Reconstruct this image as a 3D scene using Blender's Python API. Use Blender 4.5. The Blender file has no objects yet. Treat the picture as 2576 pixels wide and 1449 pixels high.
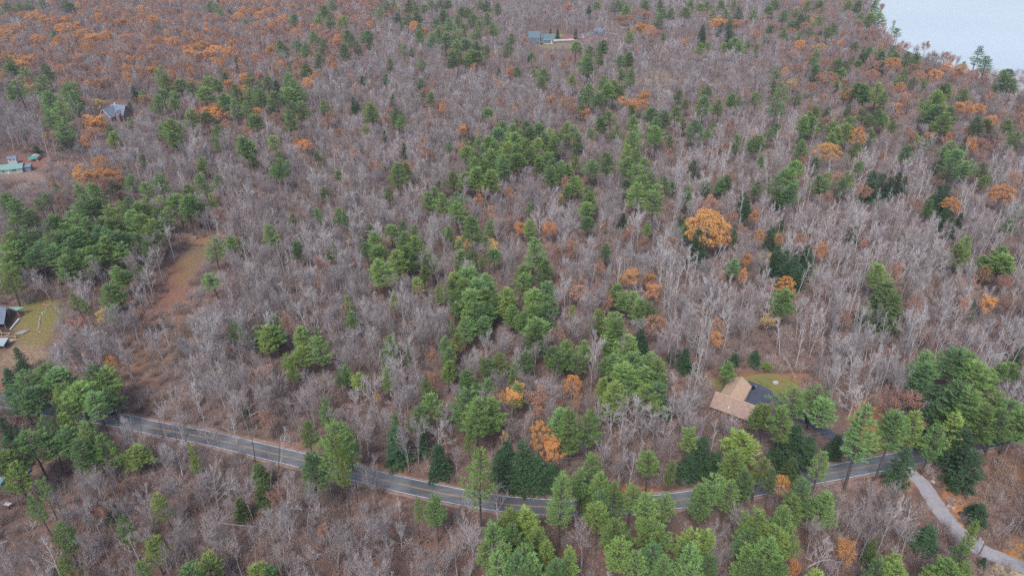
import bpy, math, random
import numpy as np
from mathutils import Vector, Matrix, Euler

# ------------------------------------------------------------------ camera, sky, sun, exposure
SC = bpy.context.scene
COL = SC.collection
F, CX, CY, H, TH = 1740.6, 1288.0, 724.5, 140.0, math.radians(30)   # photo measured in a 2576 x 1449 frame

cam_d = bpy.data.cameras.new('camera')
cam = bpy.data.objects.new('camera', cam_d)
COL.objects.link(cam)
cam.location = (0, 0, H)
cam.rotation_euler = (math.radians(60), 0, 0)
cam_d.sensor_width = 36
cam_d.lens = 36 * F / 2576
cam_d.clip_start = 1
cam_d.clip_end = 9000
SC.camera = cam

SUN_EL, SUN_AZ = 52, 200
world = bpy.data.worlds.new('World')
SC.world = world
world.use_nodes = True
wn, wl = world.node_tree.nodes, world.node_tree.links
sky = wn.new('ShaderNodeTexSky')
sky.sky_type = 'NISHITA'
sky.sun_disc = False
sky.sun_elevation = math.radians(SUN_EL)
sky.sun_rotation = math.radians(SUN_AZ)
sky.air_density = 1.0
sky.dust_density = 2.0
sky.ozone_density = 1.0
wl.new(sky.outputs[0], wn['Background'].inputs[0])
wn['Background'].inputs[1].default_value = 0.13
sun_d = bpy.data.lights.new('sun', 'SUN')
sun_d.energy = 1.6
sun_d.angle = math.radians(16)
sun_d.color = (1.0, 0.975, 0.95)
sun = bpy.data.objects.new('sun', sun_d)
COL.objects.link(sun)
el, az = math.radians(SUN_EL), math.radians(SUN_AZ)
sdir = Vector((math.sin(az) * math.cos(el), math.cos(az) * math.cos(el), math.sin(el)))
sun.rotation_euler = sdir.to_track_quat('Z', 'Y').to_euler()
SC.view_settings.view_transform = 'Standard'
SC.view_settings.look = 'None'
SC.view_settings.exposure = 0.74
SC.view_settings.gamma = 1
SC.cycles.use_denoising = False
SC.cycles.pixel_filter_type = 'BLACKMAN_HARRIS'
SC.cycles.filter_width = 1.45
SC.cycles.max_bounces = 5
SC.cycles.diffuse_bounces = 3
SC.cycles.glossy_bounces = 2
SC.cycles.transmission_bounces = 2
SC.cycles.volume_bounces = 0

# ------------------------------------------------------------------ geometry of the view
CT, ST = math.cos(TH), math.sin(TH)

def ray(u, v):
    x = (u - CX) / F
    y = (CY - v) / F
    return (x, CT + y * ST, -ST + y * CT)

def P(u, v, z=0.0):
    d = ray(u, v)
    t = (z - H) / d[2]
    return Vector((d[0] * t, d[1] * t, z))

def proj(x, y, z):
    dz = z - H
    depth = y * CT - dz * ST
    if depth < 1: return (9e9, 9e9)
    return (CX + F * x / depth, CY - F * (y * ST + dz * CT) / depth)

def Zm(x, y, x0, y0, k):       # a point read in an enlarged crop
    return ((x0 + x / k) * .85867, (y0 + y / k) * .85867)

def height(x, y):              # gentle relief of the ground
    f = min(1.0, max(0.0, (y - 330) / 300))
    return max(-1.0, f * (1.6 * math.sin(x * .011 + 1.0) * math.sin(y * .009) + 1.0 * math.sin(x * .021 + y * .013)))

def G(u, v, dz=0.0):           # point of the ground seen at (u, v)
    z = 0.0
    for _ in range(3):
        p = P(u, v, z)
        z = height(p.x, p.y)
    p = P(u, v, z)
    p.z += dz
    return p

def inpoly(u, v, poly):
    c = False
    n = len(poly)
    j = n - 1
    for i in range(n):
        a, b = poly[i], poly[j]
        if (a[1] > v) != (b[1] > v) and u < (b[0] - a[0]) * (v - a[1]) / (b[1] - a[1]) + a[0]:
            c = not c
        j = i
    return c

# ------------------------------------------------------------------ materials
MATS = {}

def mat(name, c1, c2=None, c3=None, scale=1.0, rough=.85, rnd=0.0, bump=0.0, detail=4, metal=0.0, spec=.3, rcol=None, world_patch=None, stretch=None):
    """noise-mixed principled material; rnd / rcol: variation from one object to the next"""
    if name in MATS: return MATS[name]
    m = bpy.data.materials.new(name)
    m.use_nodes = True
    n, l = m.node_tree.nodes, m.node_tree.links
    b = n['Principled BSDF']
    b.inputs['Roughness'].default_value = rough
    b.inputs['Metallic'].default_value = metal
    b.inputs['Specular IOR Level'].default_value = spec
    c2 = c2 or tuple(x * .8 for x in c1)
    geo = n.new('ShaderNodeNewGeometry')
    src = geo.outputs['Position']
    if stretch:
        mp = n.new('ShaderNodeMapping')
        mp.inputs['Scale'].default_value = stretch
        l.new(src, mp.inputs[0])
        src = mp.outputs[0]
    no = n.new('ShaderNodeTexNoise')
    no.inputs['Scale'].default_value = scale
    no.inputs['Detail'].default_value = detail
    l.new(src, no.inputs['Vector'])
    cr = n.new('ShaderNodeValToRGB')
    cr.color_ramp.elements[0].position = .32
    cr.color_ramp.elements[0].color = (*c1, 1)
    cr.color_ramp.elements[1].position = .68
    cr.color_ramp.elements[1].color = (*c2, 1)
    if c3:
        e = cr.color_ramp.elements.new(.5)
        e.color = (*c3, 1)
    l.new(no.outputs['Fac'], cr.inputs[0])
    out = cr.outputs[0]
    oi = None
    if rcol or rnd:
        oi = n.new('ShaderNodeObjectInfo')
    if rcol:
        mx = n.new('ShaderNodeMix')
        mx.data_type = 'RGBA'
        rr = n.new('ShaderNodeValToRGB')
        rr.color_ramp.interpolation = 'LINEAR'
        k = len(rcol)
        rr.color_ramp.elements[0].color = (*rcol[0], 1)
        rr.color_ramp.elements[1].color = (*rcol[-1], 1)
        for i in range(1, k - 1):
            e = rr.color_ramp.elements.new(i / (k - 1))
            e.color = (*rcol[i], 1)
        l.new(oi.outputs['Random'], rr.inputs[0])
        mx.inputs['Factor'].default_value = .65
        l.new(out, mx.inputs[6])
        l.new(rr.outputs[0], mx.inputs[7])
        out = mx.outputs[2]
    if world_patch:
        pn = n.new('ShaderNodeTexNoise')
        pn.inputs['Scale'].default_value = world_patch[0]
        pn.inputs['Detail'].default_value = 2
        l.new(geo.outputs['Position'], pn.inputs['Vector'])
        pr = n.new('ShaderNodeMapRange')
        pr.inputs[1].default_value = .42
        pr.inputs[2].default_value = .62
        l.new(pn.outputs['Fac'], pr.inputs[0])
        mx = n.new('ShaderNodeMix')
        mx.data_type = 'RGBA'
        l.new(pr.outputs[0], mx.inputs['Factor'])
        l.new(out, mx.inputs[6])
        mx2 = n.new('ShaderNodeMix')
        mx2.data_type = 'RGBA'
        mx2.inputs['Factor'].default_value = .5
        l.new(out, mx2.inputs[6])
        mx2.inputs[7].default_value = (*world_patch[1], 1)
        l.new(mx2.outputs[2], mx.inputs[7])
        out = mx.outputs[2]
    if rnd:
        hs = n.new('ShaderNodeHueSaturation')
        mr = n.new('ShaderNodeMapRange')
        mul = n.new('ShaderNodeMath')
        mul.operation = 'MULTIPLY'
        mul.inputs[1].default_value = 7.31
        fr = n.new('ShaderNodeMath')
        fr.operation = 'FRACT'
        l.new(oi.outputs['Random'], mul.inputs[0])
        l.new(mul.outputs[0], fr.inputs[0])
        l.new(fr.outputs[0], mr.inputs[0])
        mr.inputs[3].default_value = 1 - rnd
        mr.inputs[4].default_value = 1 + rnd
        l.new(mr.outputs[0], hs.inputs['Value'])
        l.new(out, hs.inputs['Color'])
        out = hs.outputs[0]
    l.new(out, b.inputs['Base Color'])
    if bump:
        bp = n.new('ShaderNodeBump')
        bp.inputs['Strength'].default_value = bump
        bp.inputs['Distance'].default_value = .15
        l.new(no.outputs['Fac'], bp.inputs['Height'])
        l.new(bp.outputs[0], b.inputs['Normal'])
    MATS[name] = m
    return m

M_bark = mat('grey_bark', (.36, .33, .32), (.20, .18, .175), scale=1.5, rnd=.25, world_patch=(.02, (.30, .22, .19)))
M_twig = mat('bare_twigs', (.375, .33, .32), (.28, .245, .24), scale=.6, rnd=.24,
             rcol=[(.38, .33, .325), (.33, .295, .30), (.50, .465, .45), (.28, .235, .215)], world_patch=(.008, (.30, .225, .205)))
M_palet = mat('pale_twigs', (.54, .49, .475), (.42, .38, .37), scale=.8, rnd=.15)
M_birch = mat('white_bark', (.66, .61, .59), (.40, .36, .35), scale=1.2, rnd=.1)
M_pbark = mat('pine_bark', (.13, .10, .09), (.085, .065, .06), scale=2, rnd=.2)
M_need = mat('pine_needles', (.215, .325, .09), (.11, .19, .06), (.155, .25, .075), scale=.9, rnd=.30, rough=.7,
             rcol=[(.13, .235, .09), (.17, .28, .075), (.26, .33, .065), (.12, .24, .10), (.20, .30, .07), (.145, .215, .08)])
M_lime = mat('lime_needles', (.27, .32, .075), (.16, .24, .06), scale=.9, rnd=.12, rough=.7)
M_hem = mat('hemlock_needles', (.075, .14, .06), (.04, .085, .04), scale=.5, rnd=.25, rough=.7)
M_olive = mat('cedar_needles', (.13, .18, .06), (.085, .13, .045), scale=.5, rnd=.2, rough=.7)
M_spr = mat('blue_spruce_needles', (.12, .19, .17), (.06, .11, .10), scale=.8, rnd=.1)
M_oak = mat('orange_leaves', (.66, .31, .09), (.52, .225, .065), scale=.5, rnd=.2,
            rcol=[(.62, .26, .085), (.68, .33, .09), (.55, .235, .10), (.68, .38, .12)])
M_rus = mat('russet_leaves', (.42, .215, .12), (.34, .16, .095), scale=.5, rnd=.2,
            rcol=[(.42, .195, .12), (.48, .25, .14), (.36, .17, .13), (.46, .28, .18)])
M_gold = mat('golden_leaves', (.74, .40, .14), (.62, .31, .10), scale=.6, rnd=.08)
M_yel = mat('yellow_leaves', (.62, .42, .10), (.52, .36, .12), scale=.6, rnd=.15)
M_brush = mat('brush_twigs', (.36, .27, .25), (.27, .19, .175), scale=.5, rnd=.3,
              rcol=[(.38, .27, .24), (.43, .36, .34), (.31, .22, .17), (.36, .30, .24)])
M_dead = mat('beech_leaves', (.40, .20, .10), (.30, .14, .08), scale=.5, rnd=.25)

# ------------------------------------------------------------------ mesh helpers
class MB:
    def __init__(s):
        s.v, s.f, s.m, s.mats, s.cur = [], [], [], [], 0

    def use(s, m):
        if m not in s.mats: s.mats.append(m)
        s.cur = s.mats.index(m)
        return s

    def face(s, pts):
        k = len(s.v)
        s.v.extend(tuple(p) for p in pts)
        s.f.append(tuple(range(k, k + len(pts))))
        s.m.append(s.cur)

    def box(s, x0, x1, y0, y1, z0, z1):
        k = len(s.v)
        s.v += [(x0, y0, z0), (x1, y0, z0), (x1, y1, z0), (x0, y1, z0), (x0, y0, z1), (x1, y0, z1), (x1, y1, z1), (x0, y1, z1)]
        for q in ((0, 3, 2, 1), (4, 5, 6, 7), (0, 1, 5, 4), (1, 2, 6, 5), (2, 3, 7, 6), (3, 0, 4, 7)):
            s.f.append(tuple(k + i for i in q))
            s.m.append(s.cur)
        return s

    def slab(s, pts, th):      # flat polygon thickened straight down
        n = len(pts)
        k = len(s.v)
        s.v += [tuple(p) for p in pts] + [(p[0], p[1], p[2] - th) for p in pts]
        s.f.append(tuple(k + i for i in range(n)))
        s.f.append(tuple(k + n + i for i in reversed(range(n))))
        s.m += [s.cur] * 2
        for i in range(n):
            j = (i + 1) % n
            s.f.append((k + i, k + n + i, k + n + j, k + j))
            s.m.append(s.cur)
        return s

    def tube(s, pts, rad, n=5, cap=False):
        k0 = len(s.v)
        N = len(pts)
        pts = [Vector(p) for p in pts]
        for i, p in enumerate(pts):
            d = (pts[min(i + 1, N - 1)] - pts[max(i - 1, 0)]).normalized()
            a = d.orthogonal().normalized()
            b = d.cross(a)
            for j in range(n):
                t = 2 * math.pi * j / n
                s.v.append(tuple(p + (a * math.cos(t) + b * math.sin(t)) * rad[i]))
        for i in range(N - 1):
            for j in range(n):
                q = (j + 1) % n
                s.f.append((k0 + i * n + j, k0 + i * n + q, k0 + (i + 1) * n + q, k0 + (i + 1) * n + j))
                s.m.append(s.cur)
        if cap:
            s.f.append(tuple(k0 + (N - 1) * n + j for j in range(n)))
            s.m.append(s.cur)
            s.f.append(tuple(k0 + j for j in reversed(range(n))))
            s.m.append(s.cur)
        return s

    def blade(s, p, d, w, R):  # a thin tapered twig or needle spray
        k = len(s.v)
        a = Vector((R.uniform(-1, 1), R.uniform(-1, 1), R.uniform(-1, 1))).cross(d)
        if a.length < 1e-4: a = d.orthogonal()
        a = a.normalized() * (w / 2)
        s.v += [tuple(p - a), tuple(p + a), tuple(p + d)]
        s.f.append((k, k + 1, k + 2))
        s.m.append(s.cur)

    def add(s, o):             # append another builder
        k = len(s.v)
        s.v += o.v
        mp = []
        for m in o.mats:
            if m not in s.mats: s.mats.append(m)
            mp.append(s.mats.index(m))
        s.f += [tuple(k + i for i in f) for f in o.f]
        s.m += [mp[i] for i in o.m]
        return s

    def mesh(s, name):
        me = bpy.data.meshes.new(name)
        me.from_pydata(s.v, [], s.f)
        for m in s.mats: me.materials.append(m)
        me.polygons.foreach_set('material_index', s.m)
        me.update()
        return me

    def build(s, name, parent=None, loc=None, rz=0.0):
        o = bpy.data.objects.new(name, s.mesh(name))
        COL.objects.link(o)
        if parent: o.parent = parent
        if loc is not None: o.location = loc
        if rz: o.rotation_euler = (0, 0, rz)
        return o

def tag(o, label=None, cat=None, group=None, kind=None):
    if label: o['label'] = label
    if cat: o['category'] = cat
    if group: o['group'] = group
    if kind: o['kind'] = kind
    return o

def empty(name, loc, rz=0.0):
    o = bpy.data.objects.new(name, None)
    o.empty_display_size = .5
    COL.objects.link(o)
    o.location = loc
    o.rotation_euler = (0, 0, rz)
    return o

# ------------------------------------------------------------------ tree prototypes (metres, base at the origin)
def rot_about(d, ang, az):
    d = d.normalized()
    a = d.orthogonal().normalized()
    a = Matrix.Rotation(az, 3, d) @ a
    return (Matrix.Rotation(ang, 3, a) @ d).normalized()

def limb(p, d, ln, segs, R, bend=.12, up=.0):
    pts = [p.copy()]
    q = p.copy()
    for i in range(segs):
        d = (d + Vector((R.gauss(0, bend), R.gauss(0, bend), R.gauss(0, bend) + up))).normalized()
        q = q + d * (ln / segs)
        pts.append(q.copy())
    return pts, d

def at(pts, t):
    f = t * (len(pts) - 1)
    i = min(int(f), len(pts) - 2)
    return pts[i].lerp(pts[i + 1], f - i), (pts[i + 1] - pts[i]).normalized()

def bare(seed, h=16, fork=.4, spread=.55, nl=7, nb=7, nt=13, tm=M_twig, bm=M_bark, tw=.052, lean=0, leaf=None, nleaf=0, leafsz=.3, cut=1.0):
    """leafless broadleaf tree: trunk with limbs, and a crown of fine twigs (leaves still hanging when leaf is given)"""
    R = random.Random(seed)
    T, C = MB().use(bm), MB().use(tm)
    r0 = h * .012 + .02
    tp, d = limb(Vector((0, 0, -.3)), Vector((0, 0, 1)), h * .82, 7, R, .045)
    T.tube(tp, [r0 * (1.25 - .95 * i / 7) for i in range(8)], 5)
    ends = []
    for i in range(nl):
        t = fork + (1 - fork) * (i + R.uniform(-.3, .3)) / nl
        t = min(max(t, .05), .98)
        p, dd = at(tp, t)
        dr = rot_about(dd, spread * R.uniform(.75, 1.25), i * 2.4 + R.uniform(-.4, .4))
        ln = h * (.46 - .24 * (t - fork) / (1 - fork)) * R.uniform(.8, 1.15)
        lp, _ = limb(p, dr, ln, 4, R, .11, .10)
        rl = r0 * (1.05 - .7 * t) * .62
        T.tube(lp, [rl * (1 - .75 * k / 4) for k in range(5)], 4)
        for j in range(nb):
            tt = .25 + .75 * (j + R.random()) / nb
            q, qd = at(lp, min(tt, .99))
            dr2 = rot_about(qd, R.uniform(.35, .95), R.uniform(0, 6.28))
            dr2 = (dr2 + Vector((0, 0, .25))).normalized()
            l2 = ln * .42 * R.uniform(.6, 1.2)
            bp, _ = limb(q, dr2, l2, 2, R, .1, .06)
            T.tube(bp, [rl * .32, rl * .24, .012], 3)
            for k in range(nt):
                tt = .15 + .85 * (k + R.random()) / nt
                a, ad = at(bp, min(tt, .99))
                dt = rot_about(ad, R.uniform(.25, .9), R.uniform(0, 6.28))
                dt = (dt + Vector((0, 0, .3))).normalized()
                l3 = R.uniform(.7, 1.7) * h / 16
                if R.random() > cut: continue
                C.blade(a, dt * l3, tw, R)
                for _ in range(2):
                    b = a + dt * l3 * R.uniform(.25, .7)
                    d4 = (rot_about(dt, R.uniform(.3, .8), R.uniform(0, 6.28)) + Vector((0, 0, .2))).normalized()
                    C.blade(b, d4 * l3 * R.uniform(.45, .8), tw * .65, R)
                ends.append(a + dt * l3 * .8)
    if leaf:
        C.use(leaf)
        R.shuffle(ends)
        top = max(e.z for e in ends)
        for i in range(nleaf):
            e = ends[int(R.random() ** .6 * (len(ends) - 1))]
            if e.z < top * R.uniform(.2, .75): continue
            c = e + Vector((R.gauss(0, .35), R.gauss(0, .35), R.gauss(0, .3)))
            leafq(C, c, leafsz * R.uniform(.6, 1.3), R)
    return T, C

def leafq(C, c, s, R, up=.5):
    n = Vector((R.gauss(0, 1), R.gauss(0, 1), R.gauss(up, 1))).normalized()
    a = n.orthogonal().normalized()
    a = Matrix.Rotation(R.uniform(0, 6.28), 3, n) @ a
    b = n.cross(a)
    C.face([c - a * s * .5, c + b * s * .32, c + a * s * .5, c - b * s * .32])

def dome(seed, h=15, w=11, leaf=M_oak, n=6500, nclump=46, low=.42, sz=.36):
    """rounded broadleaf crown still in leaf: clumps of leaves on real limbs"""
    R = random.Random(seed)
    T, C = MB().use(M_bark), MB().use(leaf)
    r0 = .22
    tp, _ = limb(Vector((0, 0, -.3)), Vector((0, 0, 1)), h * .6, 5, R, .05)
    T.tube(tp, [r0 * (1.2 - .6 * i / 5) for i in range(6)], 5)
    cen = Vector((0, 0, h * (low + 1) / 2 - .3))
    rz = h * (1 - low) / 2
    cl = []
    for i in range(nclump):
        z = 1 - 1.55 * (i + .5) / nclump
        ph = i * 2.39996 + R.uniform(-.3, .3)
        rr = math.sqrt(max(0, 1 - z * z))
        k = R.uniform(.62, 1.0)
        c = cen + Vector((math.cos(ph) * rr * w / 2 * k, math.sin(ph) * rr * w / 2 * k, z * rz * R.uniform(.75, 1)))
        cl.append((c, R.uniform(.75, 1.5) * w / 11))
        p, _ = at(tp, R.uniform(.45, .98))
        mid = p.lerp(c, .55) + Vector((0, 0, .5))
        T.tube([p, mid, c], [.07, .045, .015], 3)
    for i in range(n):
        c, r = cl[int(R.random() * nclump)]
        d = Vector((R.gauss(0, 1), R.gauss(0, 1), R.gauss(.35, .8))).normalized() * r * R.uniform(.55, 1.05)
        d.z *= .72
        leafq(C, c + d, sz * R.uniform(.6, 1.25), R)
    return T, C

def pine(seed, h=26, w=9, base=.34, gap=.12, dens=1.0, need=M_need, open_=False):
    """white pine: layered plumes on level limbs, uneven outline"""
    R = random.Random(seed)
    T, C = MB().use(M_pbark), MB().use(need)
    tp, _ = limb(Vector((0, 0, -.4)), Vector((0, 0, 1)), h * .97, 8, R, .018)
    T.tube(tp, [.34 * (1.1 - i / 8.2) * h / 26 for i in range(9)], 6)
    z = base
    whorl = 0
    lop = [R.uniform(.72, 1.2) for _ in range(5)]
    while z < .985:
        t = (z - base) / (1 - base)
        prof = min(1.0, .6 + 1.6 * t) * (1 - t) ** .5 if not open_ else (.5 + .5 * math.sin(t * 9)) * (1 - t) ** .5
        nb = R.choice((4, 5, 5, 6)) if t < .85 else 4
        for i in range(nb):
            if R.random() < gap: continue
            az = whorl * 1.1 + i * 6.283 / nb + R.uniform(-.35, .35)
            L = (w / 2) * prof * R.uniform(.62, 1.2) * lop[int((az % 6.283) / 6.283 * 5) % 5] + .45
            p, _ = at(tp, min(z + R.uniform(-.012, .012), .99))
            elv = -.05 + .75 * t * t + R.uniform(-.12, .16)
            d = Vector((math.cos(az) * math.cos(elv), math.sin(az) * math.cos(elv), math.sin(elv)))
            bp, _ = limb(p, d, L, 3, R, .06, .09)
            T.tube(bp, [.07, .05, .03, .012], 3)
            nt = max(3, int(L * 3.6 * dens))
            for k in range(nt):
                tt = .28 + .72 * (k + R.random()) / nt
                q, qd = at(bp, min(tt, .995))
                wd = (1.15 - tt) * L * .5 + .15
                side = qd.cross(Vector((0, 0, 1))).normalized()
                c = q + side * R.uniform(-wd, wd) + Vector((0, 0, R.uniform(-.1, .22)))
                for _ in range(7):
                    n = (qd * .9 + side * R.gauss(0, .9) + Vector((0, 0, R.gauss(.42, .42)))).normalized()
                    C.blade(c + Vector((R.gauss(0, .12), R.gauss(0, .12), R.gauss(0, .07))), n * R.uniform(.5, .95), .17, R)
        z += R.uniform(.026, .042) * (1.25 if open_ else 1)
        whorl += 1
    return T, C

def conifer(seed, h=15, w=7, need=M_hem, n=9000, power=.75, base=.04):
    """dense dark conifer with drooping tiers"""
    R = random.Random(seed)
    T, C = MB().use(M_pbark), MB().use(need)
    tp = [Vector((0, 0, -.3)), Vector((.1, 0, h * .5)), Vector((0, .1, h * .98))]
    T.tube(tp, [.22, .13, .02], 5)
    nb = 150
    tot = 0
    brs = []
    for i in range(nb):
        t = ((i + R.random()) / nb) ** 1.25
        az_ = i * 2.39996
        L = w / 2 * (1 - t) ** power * R.uniform(.6, 1.15) * (.82 + .3 * math.sin(az_ * 2 + seed + t * 5) * math.cos(az_ + t * 9 + seed)) + .25
        if R.random() < .12: continue
        brs.append((t, L, i * 2.39996))
        tot += L
    for t, L, az in brs:
        z = h * (base + (1 - base) * t * .97)
        k = int(n / 5 * L / tot) + 1
        d = Vector((math.cos(az), math.sin(az), 0))
        s = Vector((-d.y, d.x, 0))
        for _ in range(k):
            q = R.random() ** .6
            c = Vector((0, 0, z)) + d * L * q + s * R.gauss(0, .16) * L * (1.25 - q) + Vector((0, 0, -.22 * L * q * q + R.gauss(0, .08)))
            for _ in range(5):
                dd = (d * .8 + s * R.gauss(0, .8) + Vector((0, 0, R.gauss(-.05, .35)))).normalized()
                C.blade(c, dd * R.uniform(.4, .75), .2, R)
    return T, C

def birch(seed, h=15, nl=9, tm=M_palet):
    R = random.Random(seed)
    T, C = MB().use(M_birch), MB().use(tm)
    tp, _ = limb(Vector((0, 0, -.3)), Vector((0, 0, 1)), h, 7, R, .05)
    T.tube(tp, [.125 * (1.1 - i / 7.6) for i in range(8)], 5)
    for i in range(nl):
        t = .35 + .62 * (i + R.random()) / nl
        p, dd = at(tp, min(t, .98))
        ln = h * .24 * (1.35 - t) * R.uniform(.7, 1.2)
        lp, _ = limb(p, rot_about(dd, R.uniform(.35, .6), i * 2.4), ln, 3, R, .08, .08)
        T.tube(lp, [.045, .033, .02, .01], 3)
        for j in range(12):
            q, qd = at(lp, min(.2 + .8 * R.random(), .99))
            d2 = (rot_about(qd, R.uniform(.3, .8), R.uniform(0, 6.28)) + Vector((0, 0, .2))).normalized()
            l3 = R.uniform(.6, 1.5)
            C.blade(q, d2 * l3, .045, R)
            for _ in range(2):
                C.blade(q + d2 * l3 * R.uniform(.3, .7), rot_about(d2, .5, R.uniform(0, 6.28)) * l3 * .6, .035, R)
    return T, C

def brush(seed, h=2.6, leafy=None, n=46):
    R = random.Random(seed)
    C = MB().use(M_brush)
    for i in range(n):
        p = Vector((R.gauss(0, .5), R.gauss(0, .5), -.1))
        d = Vector((R.gauss(0, .35), R.gauss(0, .35), 1)).normalized()
        L = h * R.uniform(.5, 1.1)
        C.blade(p, d * L, .06, R)
        for _ in range(5):
            q = p + d * L * R.uniform(.3, .9)
            C.blade(q, rot_about(d, R.uniform(.3, .9), R.uniform(0, 6.28)) * L * R.uniform(.2, .4), .04, R)
    if leafy:
        C.use(leafy)
        for i in range(170):
            leafq(C, Vector((R.gauss(0, .7), R.gauss(0, .7), abs(R.gauss(h * .45, h * .22)))), .2, R)
    return MB().use(M_brush), C

PROTO = {}
def proto(kind, lst): PROTO[kind] = [(t.mesh(kind + '_trunk') if t.v else None, c.mesh(kind + '_crown'), MB().add(t).add(c).mesh(kind + '_whole')) for t, c in lst]
proto('pine', [pine(11, base=.45), pine(12, w=8, gap=.2, base=.5), pine(13, w=10, base=.52), pine(14, w=8.5, base=.4), pine(15, w=10.5, gap=.25, base=.42), pine(16, h=24, w=8.5, base=.58, dens=1.2), pine(17, w=9, base=.33), pine(18, w=11, gap=.3, base=.5), pine(19, w=7.5, gap=.25, base=.38, h=24), pine(20, w=10, gap=.35, base=.55), pine(28, w=9, gap=.1, base=.45, dens=1.25), pine(29, w=11.5, gap=.38, base=.4)])
proto('lime', [pine(24, w=9.5, base=.45, gap=.2, need=M_lime), pine(25, w=9, base=.4, gap=.3, need=M_lime)])
def snag(seed, h=16):
    R = random.Random(seed)
    T, C = MB().use(M_pbark), MB().use(M_pbark)
    tp, _ = limb(Vector((0, 0, -.3)), Vector((0, 0, 1)), h, 7, R, .03)
    T.tube(tp, [.2 * (1.15 - i / 7.5) for i in range(8)], 5)
    for i in range(26):
        p, d = at(tp, R.uniform(.3, .99))
        C.blade(p, rot_about(d, R.uniform(.6, 1.3), R.uniform(0, 6.28)) * R.uniform(.6, 2.2), .07, R)
    return T, C
proto('snag', [snag(26), snag(27)])
proto('openpine', [pine(21, w=9, base=.45, gap=.35, dens=.8, open_=True), pine(22, w=8, base=.4, gap=.3, dens=.8)])
proto('hemlock', [conifer(31, n=7500), conifer(32, w=8.5, power=.5, n=8500), conifer(33, h=17, w=6.5, n=6500), conifer(34, w=8, power=.65, n=7000), conifer(38, w=9, power=.42, n=8500)])
proto('olive', [conifer(35, h=14, w=8, need=M_olive, power=.5), conifer(36, h=14, w=5, need=M_olive, power=.6)])
proto('spruce', [conifer(37, h=12, w=5, need=M_spr, power=.9)])
proto('bare', [bare(41, fork=.5, spread=.4), bare(42, fork=.35, spread=.6, tw=.05), bare(43, fork=.55, spread=.35, nl=8, nt=9), bare(44, fork=.4, spread=.45, nl=9, nb=6),
               bare(45, h=18, fork=.6, spread=.35, nt=8), bare(46, fork=.3, spread=.35, nl=9, tw=.05), bare(47, fork=.5, spread=.65, nl=8), bare(48, h=17, fork=.62, spread=.3, nl=6, nt=6), bare(49, fork=.45, spread=.3, nl=10, nt=9),
               bare(50, h=17, fork=.4, spread=.5, nt=5, nl=6)])
proto('pale', [bare(51, fork=.3, spread=.75, nl=9, tm=M_palet, bm=M_birch, tw=.075), bare(52, fork=.25, spread=.9, nl=9, tm=M_palet, bm=M_birch, tw=.075)])
proto('russet', [bare(61, leaf=M_rus, nleaf=2600), bare(62, fork=.3, spread=.7, leaf=M_rus, nleaf=1800), bare(63, fork=.4, spread=.6, leaf=M_rus, nleaf=3600)])
proto('oak', [dome(71, n=4200), dome(72, w=10, n=4800, nclump=34), bare(65, h=15, fork=.3, spread=.75, leaf=M_oak, nleaf=6500, nl=9), dome(74, h=16, w=9, low=.3, n=4600), bare(66, h=15, fork=.3, spread=.6, leaf=M_oak, nleaf=5200, nl=9, leafsz=.36), bare(67, h=15, fork=.35, spread=.8, leaf=M_oak, nleaf=7500, nl=10)])
proto('rust', [dome(75, leaf=M_rus, n=4200), bare(68, fork=.3, spread=.8, leaf=M_rus, nleaf=5500, nl=9), bare(64, fork=.35, spread=.7, leaf=M_rus, nleaf=4500)])
proto('gold', [dome(77, h=17, w=15, leaf=M_gold, n=12000, nclump=90, sz=.42, low=.25)])
proto('yellow', [bare(78, h=13, fork=.3, spread=.6, leaf=M_yel, nleaf=3600, tm=M_palet), bare(79, h=13, leaf=M_yel, nleaf=2200, tm=M_palet)])
proto('birch', [birch(81), birch(82, nl=7), birch(83, nl=11)])
proto('brush', [brush(91), brush(92, 3.4), brush(93, 1.8), brush(94, 2.4, M_dead), brush(95, 4.2, None, 60)])
PSIZE = {}
for k, l in PROTO.items():
    PSIZE[k] = []
    for t, c, wmesh in l:
        n = len(c.vertices)
        a = np.empty(n * 3, dtype=np.float32)
        c.vertices.foreach_get('co', a)
        a = a.reshape(-1, 3)
        rr = np.percentile(np.hypot(a[:, 0], a[:, 1]), 93)
        PSIZE[k].append((float(a[:, 2].max()), float(rr) * 2))
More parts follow.
